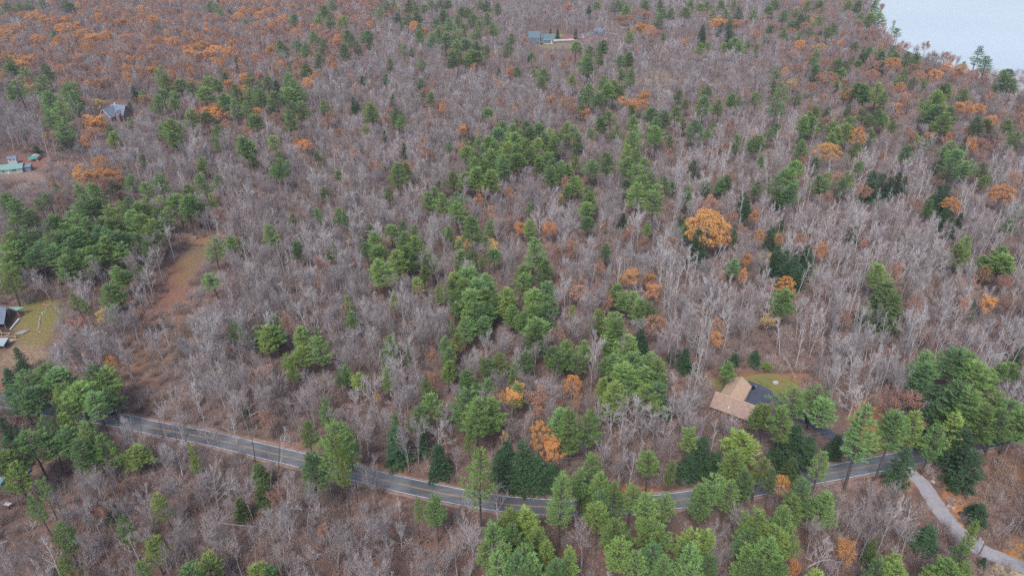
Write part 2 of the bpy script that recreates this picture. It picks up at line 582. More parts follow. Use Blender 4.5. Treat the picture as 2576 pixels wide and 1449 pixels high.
# ------------------------------------------------------------------ where the trees stand, read off the photograph crop by crop
# each entry: x, y of the tree's top, crown width, in a crop three times the frame's scale
OFF = {'11': (0, 0), '12': (858.7, 0), '13': (1717.3, 0), '21': (0, 482.6), '22': (858.7, 482.6), '23': (1717.3, 482.6), '31': (0, 965.1), '32': (858.7, 965.1), '33': (1717.3, 965.1)}
PINES = {
'11': "30,20,110 120,10,120 200,0,110 290,0,100 480,0,90 520,20,90 390,230,50 1580,10,80 1640,20,90 1665,60,60 1720,65,45 1855,135,55 2210,105,95 2440,40,120 2400,90,90 2480,110,80 2550,140,70 2500,0,100 2370,235,90 2430,290,80 2120,300,90 2215,300,100 2290,330,90 2180,455,70 2290,475,90 1185,170,40 40,420,110 60,470,80 190,500,140 120,600,150 330,475,160 300,560,170 370,680,190 430,760,200 480,620,160 540,680,170 380,820,190 450,900,160 60,640,100 1190,490,100 1230,560,90 1070,675,80 1170,715,100 1350,590,110 1440,610,100 1540,570,120 1540,650,130 1690,540,70 1630,590,80 1850,550,110 1770,630,120 1930,600,90 2010,570,80 1870,660,100 1940,670,110 1670,700,110 1220,670,90 1290,690,100 1310,740,80 1760,740,110 1850,760,100 2160,540,100 2210,590,120 2080,680,130 2180,660,150 2240,640,130 2200,760,180 2280,760,130 2450,740,110 2160,830,120 1420,820,110 1550,840,90 1920,860,120 1620,940,100 1270,890,140 1220,940,110 1300,980,110 1000,900,100 970,880,70 830,990,90 820,930,90 1840,1020,140 1810,1060,110 1880,1070,110 2070,1020,110 2090,1130,110 2100,1190,140 2060,1240,100 1630,1030,50 1910,1170,70 1520,1180,90 1630,1310,80 1530,1300,140 1390,1390,110 1200,1310,130 1110,1370,120 970,1320,110 860,1330,100 700,1370,130 600,1370,110 390,1380,70 1070,1155,50 2390,1130,80 2450,1400,90 2550,1280,60 2410,400,80",
'12': "280,45,80 330,0,90 380,0,80 500,0,110 560,10,120 620,30,100 680,0,100 740,0,110 800,0,80 770,70,120 560,80,100 500,100,80 900,50,110 960,60,110 1050,0,110 1100,0,120 1180,20,80 1000,110,120 1100,90,130 1060,150,120 1150,170,100 880,110,100 820,130,110 720,140,110 740,190,140 700,240,110 780,240,120 860,210,110 940,170,120 1020,200,110 1140,200,90 860,300,140 940,290,150 1010,310,120 1080,340,90 820,380,100 880,370,110 960,370,120 1020,380,110 590,170,80 585,220,80 480,160,50 50,220,90 150,240,60 195,230,80 210,270,70 20,320,90 120,300,90 60,260,80 30,110,100 465,330,70 530,360,50 360,440,60 600,435,80 330,555,60 155,570,50 595,590,70 605,685,60 665,690,70 380,710,40 230,765,120 425,810,110 440,860,100 165,945,70 310,1225,40 410,1215,130 490,1220,90 350,1400,80 750,1350,80 700,1400,80 800,1070,80 1110,810,90 1250,310,90 1285,250,60 1440,395,60 1685,440,50 1325,500,70 1465,510,70 1520,515,90 1520,570,90 1755,550,80 1770,310,100 1900,340,100 1830,400,100 1870,430,110 1970,300,90 1950,380,90 2100,410,90 2165,390,90 2130,510,80 2190,515,90 1880,620,110 1970,570,110 2000,620,110 2060,590,110 1920,650,120 2100,640,90 1830,670,80 1940,700,90 1810,770,80 2045,830,120 1970,880,100 2065,940,100 1885,965,70 2200,870,90 2220,940,110 2200,990,120 2340,810,110 2430,830,110 2400,880,130 2380,950,130 2550,670,80 2530,800,90 2200,790,60 2300,1035,60 2490,1020,50 1300,880,80 1215,915,90 1290,930,100 1410,905,110 1440,950,100 1500,925,100 1580,960,110 1650,990,110 1700,920,110 1760,945,110 1790,1000,90 1600,1010,120 1540,1000,110 1190,960,110 1240,1000,120 1320,990,130 1390,1040,130 1470,1040,110 1430,1090,120 1040,1010,90 930,1035,80 1100,1020,110 1160,1060,120 1250,1070,130 1330,1080,130 1080,1100,120 940,1100,100 1010,1130,110 1130,1130,130 1240,1150,140 980,1180,120 940,1220,140 1080,1200,160 1000,1260,140 1120,1270,140 920,1300,110 1240,1190,150 1330,1160,120 1540,1140,120 1500,1190,90 1590,1190,120 1660,1210,110 1700,1230,80 1590,1250,120 1740,1320,110 1790,1330,100 1780,1170,90 2010,1145,130 1880,1200,110 2170,1075,110 2220,1110,100 2160,1190,120 2300,1190,110 2260,1240,150 2270,1300,150 2310,1340,160 2240,1360,150 2400,1380,120 2460,1330,90 2350,1300,120 1870,1390,120 1700,1400,60 1760,1110,60 2150,1300,110 2520,1370,80 850,1290,100 1930,10,60 2070,0,100 2140,0,100 2150,40,90 2300,0,90 2420,60,90 2490,60,100 2400,100,90 2440,250,50 2180,230,70 2410,0,60",
'13': "60,0,150 140,20,110 30,50,110 200,10,110 300,0,130 380,0,120 350,60,120 430,50,100 240,70,110 540,60,70 690,0,120 660,40,100 770,70,110 860,60,60 900,100,80 940,110,60 1040,110,70 810,150,70 860,150,70 665,190,60 640,280,50 770,215,60 880,235,60 970,200,60 1045,230,40 1100,200,60 1150,170,80 1165,200,80 1350,30,120 1250,0,90 1480,60,130 1420,90,120 1500,100,110 1350,90,100 950,0,90 1030,0,90 1460,0,120 1330,0,100 400,280,130 330,320,70 450,300,110 490,300,50 135,320,70 205,315,60 565,330,50 1640,210,70 1290,310,80 1410,350,70 1500,350,70 1600,350,70 1570,390,80 1620,390,70 1710,385,90 1770,395,80 1010,370,70 1000,430,80 1010,480,90 1170,435,110 1220,450,120 1150,460,90 1280,420,50 1330,450,60 1190,510,90 1020,500,80 980,510,60 700,530,70 690,590,60 690,640,50 770,620,110 740,650,110 160,640,70 200,650,60 170,720,120 290,740,100 370,705,80 430,715,80 570,690,100 30,740,70 720,730,140 700,770,110 870,680,100 900,720,70 1010,790,80 1090,800,90 1260,790,80 1170,610,60 1250,650,80 1340,620,110 1400,630,120 1440,640,120 1490,620,120 1520,690,100 1440,670,120 1740,620,90 1830,590,50 1620,505,60 1690,510,60 1640,570,80 1740,580,60 1780,490,60 1980,620,150 2000,660,150 1960,680,140 1900,700,140 1870,750,120 1820,740,90 1930,780,160 1980,840,170 1960,880,180 2060,800,120 2100,820,90 2150,670,100 2310,420,90 2430,520,90 2470,520,70 2440,560,120 2520,590,100 2550,620,90 2130,460,50 2360,640,60 1380,820,100 1480,830,110 1540,850,80 1420,860,80 1260,870,100 1600,900,90 2240,870,110 2320,890,100 2480,900,120 2530,990,110 2560,1020,110 960,840,110 920,870,110 1000,870,100 1140,905,90 1180,950,110 1240,930,120 1160,1000,100 1010,960,90 900,990,60 930,1050,110 1030,920,60 700,920,80 650,970,80 600,1020,110 540,1050,90 430,1010,80 410,1080,70 110,900,120 200,960,70 240,910,60 10,890,70 50,930,60 1300,1060,110 1430,970,90 1460,1000,80 1330,1210,80 1270,1290,110 1230,1350,100 1100,1290,100 1040,1320,110 1110,1350,110 1260,1380,120 820,1200,130 870,1210,110 770,1270,120 830,1260,140 720,1330,120 860,1300,120 820,1370,130 700,1400,110 760,1390,100 330,1310,100 290,1350,90 600,1170,70 180,1370,80 50,1390,70 560,1360,90 1710,1090,110 1755,1000,70 1820,1010,50 1860,1030,80 2030,1055,120 1980,1100,110 2120,1070,100 2070,1120,130 2050,1190,140 2130,1210,110 2180,1200,110 2290,1230,90 2260,1270,120 2280,1320,90 1010,1180,60",
'21': "30,0,130 110,40,150 130,90,130 350,10,80 290,50,90 380,60,130 200,130,110 240,180,150 90,180,120 640,0,150 560,70,120 650,60,130 700,50,120 620,110,120 730,90,130 800,90,150 850,110,120 900,60,100 950,30,130 1010,70,120 1080,30,120 1100,90,110 1200,30,100 1170,110,110 1230,120,110 1320,10,130 1390,30,150 1450,10,130 1400,70,130 1290,60,110 1150,210,150 1100,230,130 1040,170,140 960,140,140 880,170,130 820,190,140 740,200,130 660,190,140 580,160,150 500,150,150 430,170,150 340,180,150 480,230,160 560,260,150 640,290,140 720,260,150 800,260,160 880,290,150 960,310,110 1030,320,130 1100,350,130 1120,390,100 1010,350,110 940,430,60 860,330,120 900,370,130 760,340,150 690,320,130 600,330,160 520,350,160 440,300,160 360,290,160 280,280,150 200,270,150 120,290,150 40,300,150 60,360,170 150,360,150 250,380,170 350,400,160 450,420,160 540,400,170 600,430,130 470,480,150 560,490,130 680,410,130 680,480,120 720,510,110 60,460,140 20,520,150 40,590,150 0,640,140 200,440,140 300,450,120 1050,550,80 880,560,130 840,570,90 930,590,110 920,640,140 800,700,140 870,700,120 560,760,100 630,790,70 820,870,70 1590,340,140 1560,370,100 1720,330,100 1800,320,70 2000,250,150 2040,280,110 2200,160,80 2400,110,100 2460,0,110 2560,120,80 2250,370,100 2490,400,90 1590,10,70 2040,920,150 2070,1000,140 2000,1010,150 1930,1000,90 1750,990,130 1830,1000,80 1780,1040,130 2270,1010,130 2370,1020,80 2400,1090,170 2270,1170,140 2150,1210,90 2190,1250,80 2550,1330,80 300,1310,190 180,1330,190 420,1320,190 660,1285,200 760,1340,190",
'22': "20,140,80 50,180,90 200,240,70 240,300,110 190,380,100 440,220,110 370,250,100 530,240,90 470,290,130 540,330,140 280,400,140 330,450,170 300,500,170 420,430,150 500,400,140 450,480,120 620,380,100 660,430,130 640,470,120 700,480,90 650,0,100 760,10,120 720,60,110 860,0,130 870,60,130 840,100,110 990,170,150 1010,210,150 1120,210,80 800,265,90 830,310,80 890,360,90 1080,330,60 900,420,130 930,460,120 980,440,90 1150,430,100 1060,470,60 950,520,120 1020,520,130 1100,510,140 870,600,140 940,580,150 1010,570,150 1090,600,150 860,660,130 930,660,160 1020,660,170 1100,640,160 1150,680,130 850,760,140 980,740,170 1060,730,170 1130,760,120 870,820,120 970,820,130 1030,830,150 1120,830,120 615,555,80 580,650,110 740,700,70 50,775,60 75,840,110 350,755,120 390,740,60 70,900,100 1440,350,180 1500,390,160 1390,400,150 1540,500,110 1370,540,120 1370,600,140 1500,580,80 1480,630,90 1550,670,150 1500,700,130 1590,700,120 1280,720,150 1330,770,160 1230,790,130 1450,740,150 1560,770,140 1300,860,130 1430,830,170 1530,850,180 1380,900,150 1470,930,180 1460,1010,170 930,950,150 880,1010,140 980,1000,130 1060,940,130 1090,1000,110 860,1070,110 780,1080,110 360,1070,110 350,1180,110 500,1150,40 800,1170,110 840,1210,120 800,1270,120 830,960,60 1190,1220,140 1110,1260,140 1250,1330,180 1300,1290,80 1390,1190,120 1400,1250,130 960,1350,150 1080,1390,140 330,1330,130 60,1330,150 130,1350,110 20,1290,100 640,1400,100 1580,1160,140 1640,1200,150 1700,1130,140 1740,1200,120 1800,1240,150 1840,1120,110 1780,1300,140 2090,680,130 2110,740,140 2200,760,140 2260,810,140 2340,840,140 1950,890,130 2090,900,160 2070,970,190 2130,1010,180 2180,1080,180 2050,1060,150 2120,1140,180 2240,1130,150 2200,1200,170 2300,1210,170 2080,1220,160 2000,1240,130 2150,1290,180 2370,1250,170 2290,1330,150 2150,1390,150 2250,1390,150 1970,1400,100 1440,200,110 1420,80,60 1850,80,110 1860,190,100 1740,850,50 1880,0,120 2370,0,180 2340,50,150 2000,380,80 2310,220,60",
'23': "40,0,90 30,230,90 700,0,100 780,0,90 400,280,60 380,500,110 2140,330,150 2110,390,140 2270,470,100 2400,400,160 2440,460,150 2460,540,80 2240,510,110 2310,530,80 2460,210,110 1870,50,70 2560,90,60 1490,550,160 780,745,170 2060,1180,230 1900,1210,210 1830,1300,200 1970,1260,220 2170,1210,200 2230,1290,220 2340,1320,160 2440,1290,100 2530,1290,150 350,1260,130",
'31': "110,0,190 190,20,190 430,10,200 560,0,220 680,40,220 780,0,190 500,120,170 400,140,80 300,240,240 430,230,200 180,330,240 330,340,220 480,330,200 660,262,250 590,400,220 760,390,210 60,390,240 30,500,220 140,460,220 70,600,200 280,700,140 230,820,150 430,1030,190 1060,1330,150 1400,1380,220 2010,1390,180 480,1290,180 2450,90,130 1420,450,90 900,980,150",
'32': "40,330,170 630,0,230 700,60,200 570,170,190 400,215,90 940,0,260 1090,5,260 1010,90,270 1140,120,220 960,310,100 1330,0,120 2060,0,200 2180,0,230 2310,0,210 2430,0,160 1890,505,200 1950,650,170 1810,650,150 2340,490,190 2490,570,110 2070,750,220 1980,800,190 2200,740,230 2310,840,260 2420,830,220 1950,900,230 2290,990,260 2100,1010,260 2400,1050,230 2080,1160,250 2360,1180,260 2000,1230,220 2230,1280,240 2440,1320,220 2560,1160,150 705,850,170 560,860,110 1280,960,220 1420,930,220 1170,1040,230 1310,1080,240 1470,1090,230 1090,1170,220 1220,1180,250 1400,1190,260 1540,1200,190 1330,1290,290 1200,1310,260 1480,1290,260 1700,1235,200 1600,1330,230 1400,1400,260",
'33': "800,30,210 655,150,190 860,20,220 800,160,250 1030,5,200 1080,120,210 560,150,130 40,310,180 400,480,220 600,560,200 500,640,170 700,640,120 1070,525,190 1800,225,240 1950,310,220 2100,230,230 2320,175,240 2440,195,220 2100,0,330 2230,30,300 230,675,230 360,705,220 160,780,210 960,715,260 1090,790,230 850,820,200 1000,860,260 580,960,290 700,1040,260 470,1090,230 640,1180,300 470,1220,250 770,940,210 830,1060,220 730,1270,230 560,1330,260 80,1060,250 170,1100,220 100,1230,280 220,1260,200 50,1340,240 2150,1210,190 1600,1240,220 1500,1330,220 1650,1370,260 1850,1400,220 2030,1300,250 2170,1350,220 2240,1020,110 1040,1420,200",
}
DARK = {
'11': "1000,650,80 970,770,45 2080,610,70 2040,750,60 1780,430,50",
'12': "420,95,80 85,730,70 115,760,60 325,985,50 470,1080,50 1190,515,50 990,1015,70 1870,40,60",
'13': "155,185,60 160,230,70 300,170,60 360,145,80 350,220,80 1370,370,70 1510,390,90 90,1210,90 1450,1280,160 1400,1310,120 1520,1310,110 1640,1300,110 1580,1330,110 1690,1330,80 2010,1380,150 1950,1400,110",
'21': "110,1170,110 40,1330,130",
'22': "2130,160,90 2560,190,80 2270,1030,130 2290,1110,120 560,290,60",
'23': "20,180,70 130,275,180 470,0,100 490,60,110 760,170,60 1980,0,170 1920,20,110 2000,120,110 2110,160,90 2040,190,100 1300,255,90 690,265,110 730,390,140 790,440,130 700,460,120 860,470,120 800,530,130 900,560,120 960,395,120 970,480,110 2210,810,60 30,1180,120 2570,1160,70",
'31': "0,250,110 110,300,60",
'32': "600,350,130 1860,720,140 2440,60,120",
'33': "1930,0,240 2040,90,260 1920,140,220 2150,120,200 2140,330,240 2210,500,220",
}
LOWDARK = {'23': '560,1190,130 400,1220,110 80,1290,90 340,1270,100', '31': '1830,190,80', '22': '2480,1220,90 2540,1180,80', '33': '2230,910,110 2290,1310,50'}
OLIVE = {'23': "1550,660,300 1620,760,220", '31': "1940,600,140 1970,760,140 1800,860,130 810,890,120", '33': "840,555,150 1450,1170,110", '13': "", '32': "1860,800,120"}
OAKS = {
'11': "230,90,120 300,110,90 380,120,140 470,170,130 70,180,180 30,220,120 130,210,100 270,255,110 440,260,80 620,215,140 700,240,140 640,280,110 890,130,110 1060,40,90 1140,110,100 770,20,60 1190,270,80 1290,270,120 1490,245,80 1530,300,90 1420,325,130 1450,370,160 1540,360,120 1620,340,150 1720,350,110 1790,90,90 1840,50,100 1960,80,90 2040,50,90 2130,110,90 40,380,90 110,410,110 200,410,120 130,450,110 1130,490,80 700,860,150 740,880,120 780,920,80 640,1010,110 1850,540,110 1730,590,90 1820,640,70 1600,780,110 1640,790,110 1560,800,110 1600,830,100 1930,810,90 1960,830,90 2290,1050,110 2240,1050,80 740,1180,120 680,1210,180 600,1240,140 760,1220,160 700,1260,200 820,1270,130 890,1280,100 1280,930,60 2020,340,100 790,230,100",
'12': "490,50,50 545,160,80 635,210,70 1270,500,80 760,780,50 910,935,80 1150,875,80 1830,810,80 2130,720,90 2160,740,130 2280,750,110 2200,750,110 2260,170,160 2330,190,110 1710,20,70 250,555,40 1270,1410,60 500,1220,50 2280,680,110",
'13': "240,140,120 310,140,110 380,140,110 20,290,50 890,300,80 1350,690,110 1290,665,120 1600,430,110 1920,520,110 2010,470,90 2110,480,110 1640,770,100 2140,750,130 2250,780,100 2350,870,110 2360,940,80 2020,995,60 1110,1075,200 2440,1390,180 2500,1400,180 1240,590,60",
'22': "1120,100,80 1350,215,90 1580,220,100 2180,570,150 2330,595,150 2380,680,140 1750,1380,140 1040,5,60",
'23': "2040,40,130 2010,60,100 550,125,80 590,280,70 740,300,70 1050,385,140 500,450,100 790,640,150 2340,780,110 270,310,130 270,1040,110 470,570,50 330,290,100",
'32': "1290,15,180",
'33': "760,690,140 1240,1190,170 880,1330,90 720,760,120",
'21': "820,1240,110", '31': "",
}
RUST = {
'11': "1100,90,110 690,0,80 950,240,110 2120,190,120 460,410,130 480,570,140 520,600,110 1350,460,110 690,960,150 1050,710,140 1440,580,120 1400,580,80 1500,780,90 1450,820,110 1530,900,90 1700,900,80 1850,900,110 1870,950,90 2070,850,110 1870,740,90 2470,840,110 2210,430,110 2280,440,100 2540,290,80 640,1300,170 760,1320,180 880,1240,110 1330,50,120 2330,60,120 2460,230,120 1590,100,130 1500,80,110 640,880,130",
'12': "50,60,120 110,110,110 1230,390,80 640,660,110 730,770,60 660,1120,80 910,1080,130 880,1110,100 960,1110,80 1590,400,90 1690,460,80 1730,410,70 1590,700,120 1700,720,110 1750,790,80 2250,60,130 2300,80,100 2160,110,90 2380,220,110 2080,110,110 100,660,50 215,595,40 40,960,110 2470,1110,60 2480,870,60 1690,1330,60 370,810,80",
'13': "450,140,130 700,170,120 560,220,90 830,210,80 930,165,80 910,340,80 870,480,90 1110,540,170 1150,560,110 980,620,90 1390,480,80 1470,450,100 1440,520,110 1620,480,110 1740,470,110 1790,530,110 1880,490,120 2180,510,140 2230,550,80 2080,510,90 1430,250,80 1370,250,80 1690,310,110 1850,310,80 1090,430,90 1160,400,80 1630,830,110 1100,870,110 560,1010,80 920,1170,70 180,1230,60 2380,900,140 2300,1030,160 2260,1070,140 2350,1060,120 2540,790,90 1170,1290,110 1200,1320,80 1390,1400,110 1940,1300,60 370,1290,60 250,1310,60 360,910,60 2150,960,60 1500,1130,60",
'22': "1160,150,120 1250,160,110 1760,360,150 1790,380,110 1640,400,110 1960,280,80 2290,325,110 1950,510,90 1800,705,150 2000,770,110 1960,770,70 680,1170,60 2380,940,190 2440,1000,190 690,1350,80",
'23': "230,30,170 1100,0,110 1780,50,90 900,310,110 1380,345,90 2370,540,100 2450,620,100 2490,780,110 1930,630,70 270,950,110 1230,880,120 2300,560,80 380,140,90",
'32': "1630,90,80 1770,60,60", '33': "1650,5,330 1560,60,230", '21': "", '31': "2000,190,130",
}
YELL = {'11': "570,1280,80 730,740,90 340,990,70", '13': "270,110,80 860,45,50 1060,320,70 1000,340,50 840,585,90 1180,840,80", '12': "", '22': "900,325,90 960,350,60 1130,355,120 860,1130,130 2270,1330,90 340,320,90 1650,10,60", '23': "660,915,130 640,460,110", '21': "750,880,90", '32': "1230,340,60 260,50,50", '31': "", '33': ""}
PALE = {'22': "690,850,180 440,640,120 1370,1160,150 2150,1000,80", '32': "2240,60,330 2390,140,260 2060,150,220 430,0,180 710,265,230 90,0,160", '31': "1720,180,150 1300,160,160 1290,420,240 1510,230,110 640,860,180 2000,930,170 880,1020,190", '33': "1640,850,300 250,1040,170 1330,0,230 2560,250,170 20,30,230", '23': "1700,420,150 1780,450,150 620,580,140 1850,640,120 2110,230,110 1620,340,110 2240,960,130 1330,1175,120 1430,960,150 1560,1200,200", '21': "1700,880,150 2290,580,150 1080,440,150 1870,1060,130 2230,300,120 700,1120,120 1780,830,140 200,560,150 560,620,170", '13': "380,350,160 1130,1230,110 130,1130,150", '12': "2520,280,130"}
BIRCH = [('21', "640,1280,550,1060 600,1360,430,1120 560,1340,390,1150 490,1340,400,1200 370,1300,270,1180 300,1310,190,1200 240,1340,180,1210 1330,1130,1335,870 1660,1150,1620,850 1620,1170,1600,1010 1030,1440,930,1320 2560,1100,2530,900"),
 ('23', "70,1200,120,950 100,1250,200,940 195,1230,235,960 270,1395,330,1270 860,1420,780,1230 1290,1420,1330,1190 1110,1100,1170,800 1185,1080,1230,830 1010,1030,1060,880 1165,1440,1170,1260 730,1240,750,950 1530,1140,1590,940 1640,1140,1720,880 1360,880,1400,700 455,1150,470,900 950,1200,1010,950 1840,1000,1880,860 2090,900,2180,760 1750,1100,1850,880 1430,1250,1500,1050 620,620,640,470 560,700,570,560 1230,470,1260,330 1000,900,1040,700 880,1100,930,860"),
 ('33', "1300,1200,1400,1000 1330,1270,1490,1100 1390,1330,1480,1180 1200,1140,1310,910 1180,1100,1230,950 1130,1170,1220,950 1230,1150,1310,1040 1480,1280,1560,1190 1300,1190,1370,1080 1420,870,1460,745 1380,960,1480,760 2390,930,2430,815"),
 ('22', "1640,240,1650,40 2420,980,2445,820 1060,1100,1090,970 1880,980,1900,830 20,1060,0,920 1820,560,1850,430 2170,560,2190,440 2350,540,2400,380"),
 ('31', "100,300,10,190 2120,600,2130,330 1700,760,1710,640 1210,660,1140,560"),
 ('32', "505,640,520,330 1380,490,1390,310 1450,350,1440,160 580,600,570,370"),
 ('11', "370,1200,320,950 430,1200,390,970 720,860,720,740 1180,1170,1140,1010 790,460,780,350")]
BIRCHZ = "1380,850,1630,580 1450,890,1590,650 1530,810,1640,590 1600,830,1760,540 1650,850,1767,700 1400,410,1490,200 1170,250,1270,90 1300,870,1360,700 545,1240,650,1070 755,1050,840,880 190,1290,260,1090"

# trees whose foot also shows: kind, crop, then x and y of the top, y of the foot, crown width
EXPL = [('openpine', '32', "1035,470,1100,250"), ('pine', '32', "1665,680,1235,220 1645,190,600,170 1740,165,650,180 1880,180,580,190"), ('hemlock', '32', "395,320,605,190 725,450,690,180 1250,420,765,230 1370,430,775,230 1190,515,745,170 1480,540,780,240 1590,600,765,190 1330,545,790,240"),
 ('oak', '32', "1510,285,640,160 1570,400,690,170"), ('pine', '33', "465,340,700,250 1430,160,800,230 1640,205,770,220"), ('hemlock', '33', "1700,480,775,190 870,310,610,250 960,400,590,200 780,430,600,220 60,530,700,190 170,400,690,200 260,520,690,180 1880,1075,1255,200 2270,910,1065,140"),
 ('hemlock', '33', "1180,385,560,125 2285,1308,1378,55"), ('pine', '31', "2490,290,900,300 2330,500,960,200 2310,290,640,130"), ('lime', '31', "985,480,700,220 1205,825,1130,160 1130,1175,1440,190 1560,1305,1560,220 1930,1330,1600,210 2545,400,1010,150"), ('pine', '21', "1600,608,850,155"),
 ('lime', '22', "1280,720,960,170 1360,545,730,130"), ('lime', '12', "230,765,960,110"), ('lime', '23', "655,1290,1350,90")]
EXPL += [('hemlock', '11', "265,1100,1180,95 450,930,1140,130"), ('pine', '33', "2480,120,470,230 2565,150,460,240 2550,210,540,240 2430,200,520,220 2330,210,540,210 2390,60,400,200")]
SNAG = [('21', "1305,550,1255,370 1250,610,1225,450 1235,675,1200,540 1200,810,1165,630 1145,880,1075,660 1375,375,1330,220 1415,300,1380,130 1490,360,1450,190 1045,1055,960,800 1285,440,1230,260 1100,1000,1030,820 1340,445,1320,340 1175,760,1140,600"),
 ('31', "950,460,925,190 1065,480,1055,240 1235,430,1190,220 1340,445,1310,300 1165,550,1130,400 1085,515,1060,400 1930,600,1890,330 2105,640,2100,380 1430,300,1390,120 560,270,530,120 780,330,740,180 830,260,790,120"), ('32', "860,1030,850,870 900,1030,915,820 270,820,265,700 120,900,118,700")]
FALLEN = [('31', "1600,1050 1700,1085 1820,1100 1990,1092", 'white birch trunk bowed down nearly flat in the lower left brush'), ('31', "1880,255 1950,240 2020,255 2060,300", 'pale birch bent over in an arc above the road'),
 ('33', "940,1392 1020,1370 1100,1358 1185,1362", 'white fallen birch trunk low among brush near the bottom edge'), ('32', "580,545 620,500 680,435", 'broken leaning grey trunk beside the dark hemlock over the road'),
 ('22', "2200,770 2250,750 2330,755", 'thin pale fallen trunk in the middle of the wood'), ('31', "1550,770 1600,830 1650,850", 'grey fallen branchy top in the lower left wood')]
# ------------------------------------------------------------------ the ground, water and roads
def smooth(pts, k=6):          # Catmull-Rom through display points laid on the ground
    g = [Vector(G(u, v)) for u, v in pts]
    out = []
    for i in range(len(g) - 1):
        p0, p1, p2, p3 = g[max(i - 1, 0)], g[i], g[i + 1], g[min(i + 2, len(g) - 1)]
        for j in range(k):
            t = j / k
            out.append(.5 * ((2 * p1) + (p2 - p0) * t + (2 * p0 - 5 * p1 + 4 * p2 - p3) * t * t + (3 * p1 - p0 - 3 * p2 + p3) * t ** 3))
    out.append(g[-1])
    for p in out: p.z = height(p.x, p.y)
    return out

def ribbon(name, line, half, dz, m, off=0.0, off_fn=None, ragged=0.0, seed=1, dash=None):
    R = random.Random(seed)
    b = MB().use(m)
    prev = None
    for i, p in enumerate(line):
        a, c = line[max(i - 1, 0)], line[min(i + 1, len(line) - 1)]
        d = Vector((c.x - a.x, c.y - a.y, 0)).normalized()
        n = Vector((-d.y, d.x, 0))
        h = half if not callable(half) else half(i / (len(line) - 1))
        l = p + n * (off + h + R.uniform(-ragged, ragged)) + Vector((0, 0, dz))
        r = p + n * (off - h + R.uniform(-ragged, ragged)) + Vector((0, 0, dz))
        if prev: b.face([prev[1], r, l, prev[0]])
        prev = (l, r)
    return b.build(name)

ROAD = smooth([(-700, 868), (-400, 935), (-150, 983), (0, 1006), (125, 1030), (280, 1054), (400, 1079), (533, 1104), (667, 1136), (760, 1158), (869, 1184), (1025, 1222), (1192, 1256), (1305, 1271), (1442, 1277), (1580, 1272), (1717, 1257), (1881, 1231), (2024, 1202), (2107, 1187), (2230, 1163), (2400, 1128), (2600, 1085), (2900, 1020), (3300, 930)])
z33 = lambda x, y: (1717.3 + x / 3, 965.1 + y / 3)
LANE = smooth([(2255, 1160), (2290, 1190), z33(1815, 760), z33(1905, 900), z33(2000, 1030), z33(2100, 1135), z33(2200, 1220), z33(2310, 1283), z33(2430, 1330), z33(2574, 1388), (2700, 1465)])
z4 = lambda x, y: Zm(x, y, 2000, 1040, 5.152)
DRIVE = smooth([z4(1180, 560), z4(1500, 720), z4(1800, 950), (2037, 1058), (2084, 1092), (2130, 1122), (2165, 1166)])
LAKE_PX = [(2236, -90), (2216, 10), (2240, 70), (2290, 108), (2400, 152), (2500, 196), (2640, 262), (2900, 400), (4200, 700), (4200, -90)]
LAKE = [tuple(P(u, v, -1.5)[:2]) for u, v in LAKE_PX]

def polydist(x, y, poly):      # signed distance in metres, positive inside
    dm = 1e9
    n = len(poly)
    for i in range(n):
        ax, ay = poly[i]
        bx, by = poly[(i + 1) % n]
        dx, dy = bx - ax, by - ay
        t = max(0, min(1, ((x - ax) * dx + (y - ay) * dy) / (dx * dx + dy * dy)))
        dm = min(dm, math.hypot(x - ax - dx * t, y - ay - dy * t))
    return dm if inpoly(x, y, poly) else -dm

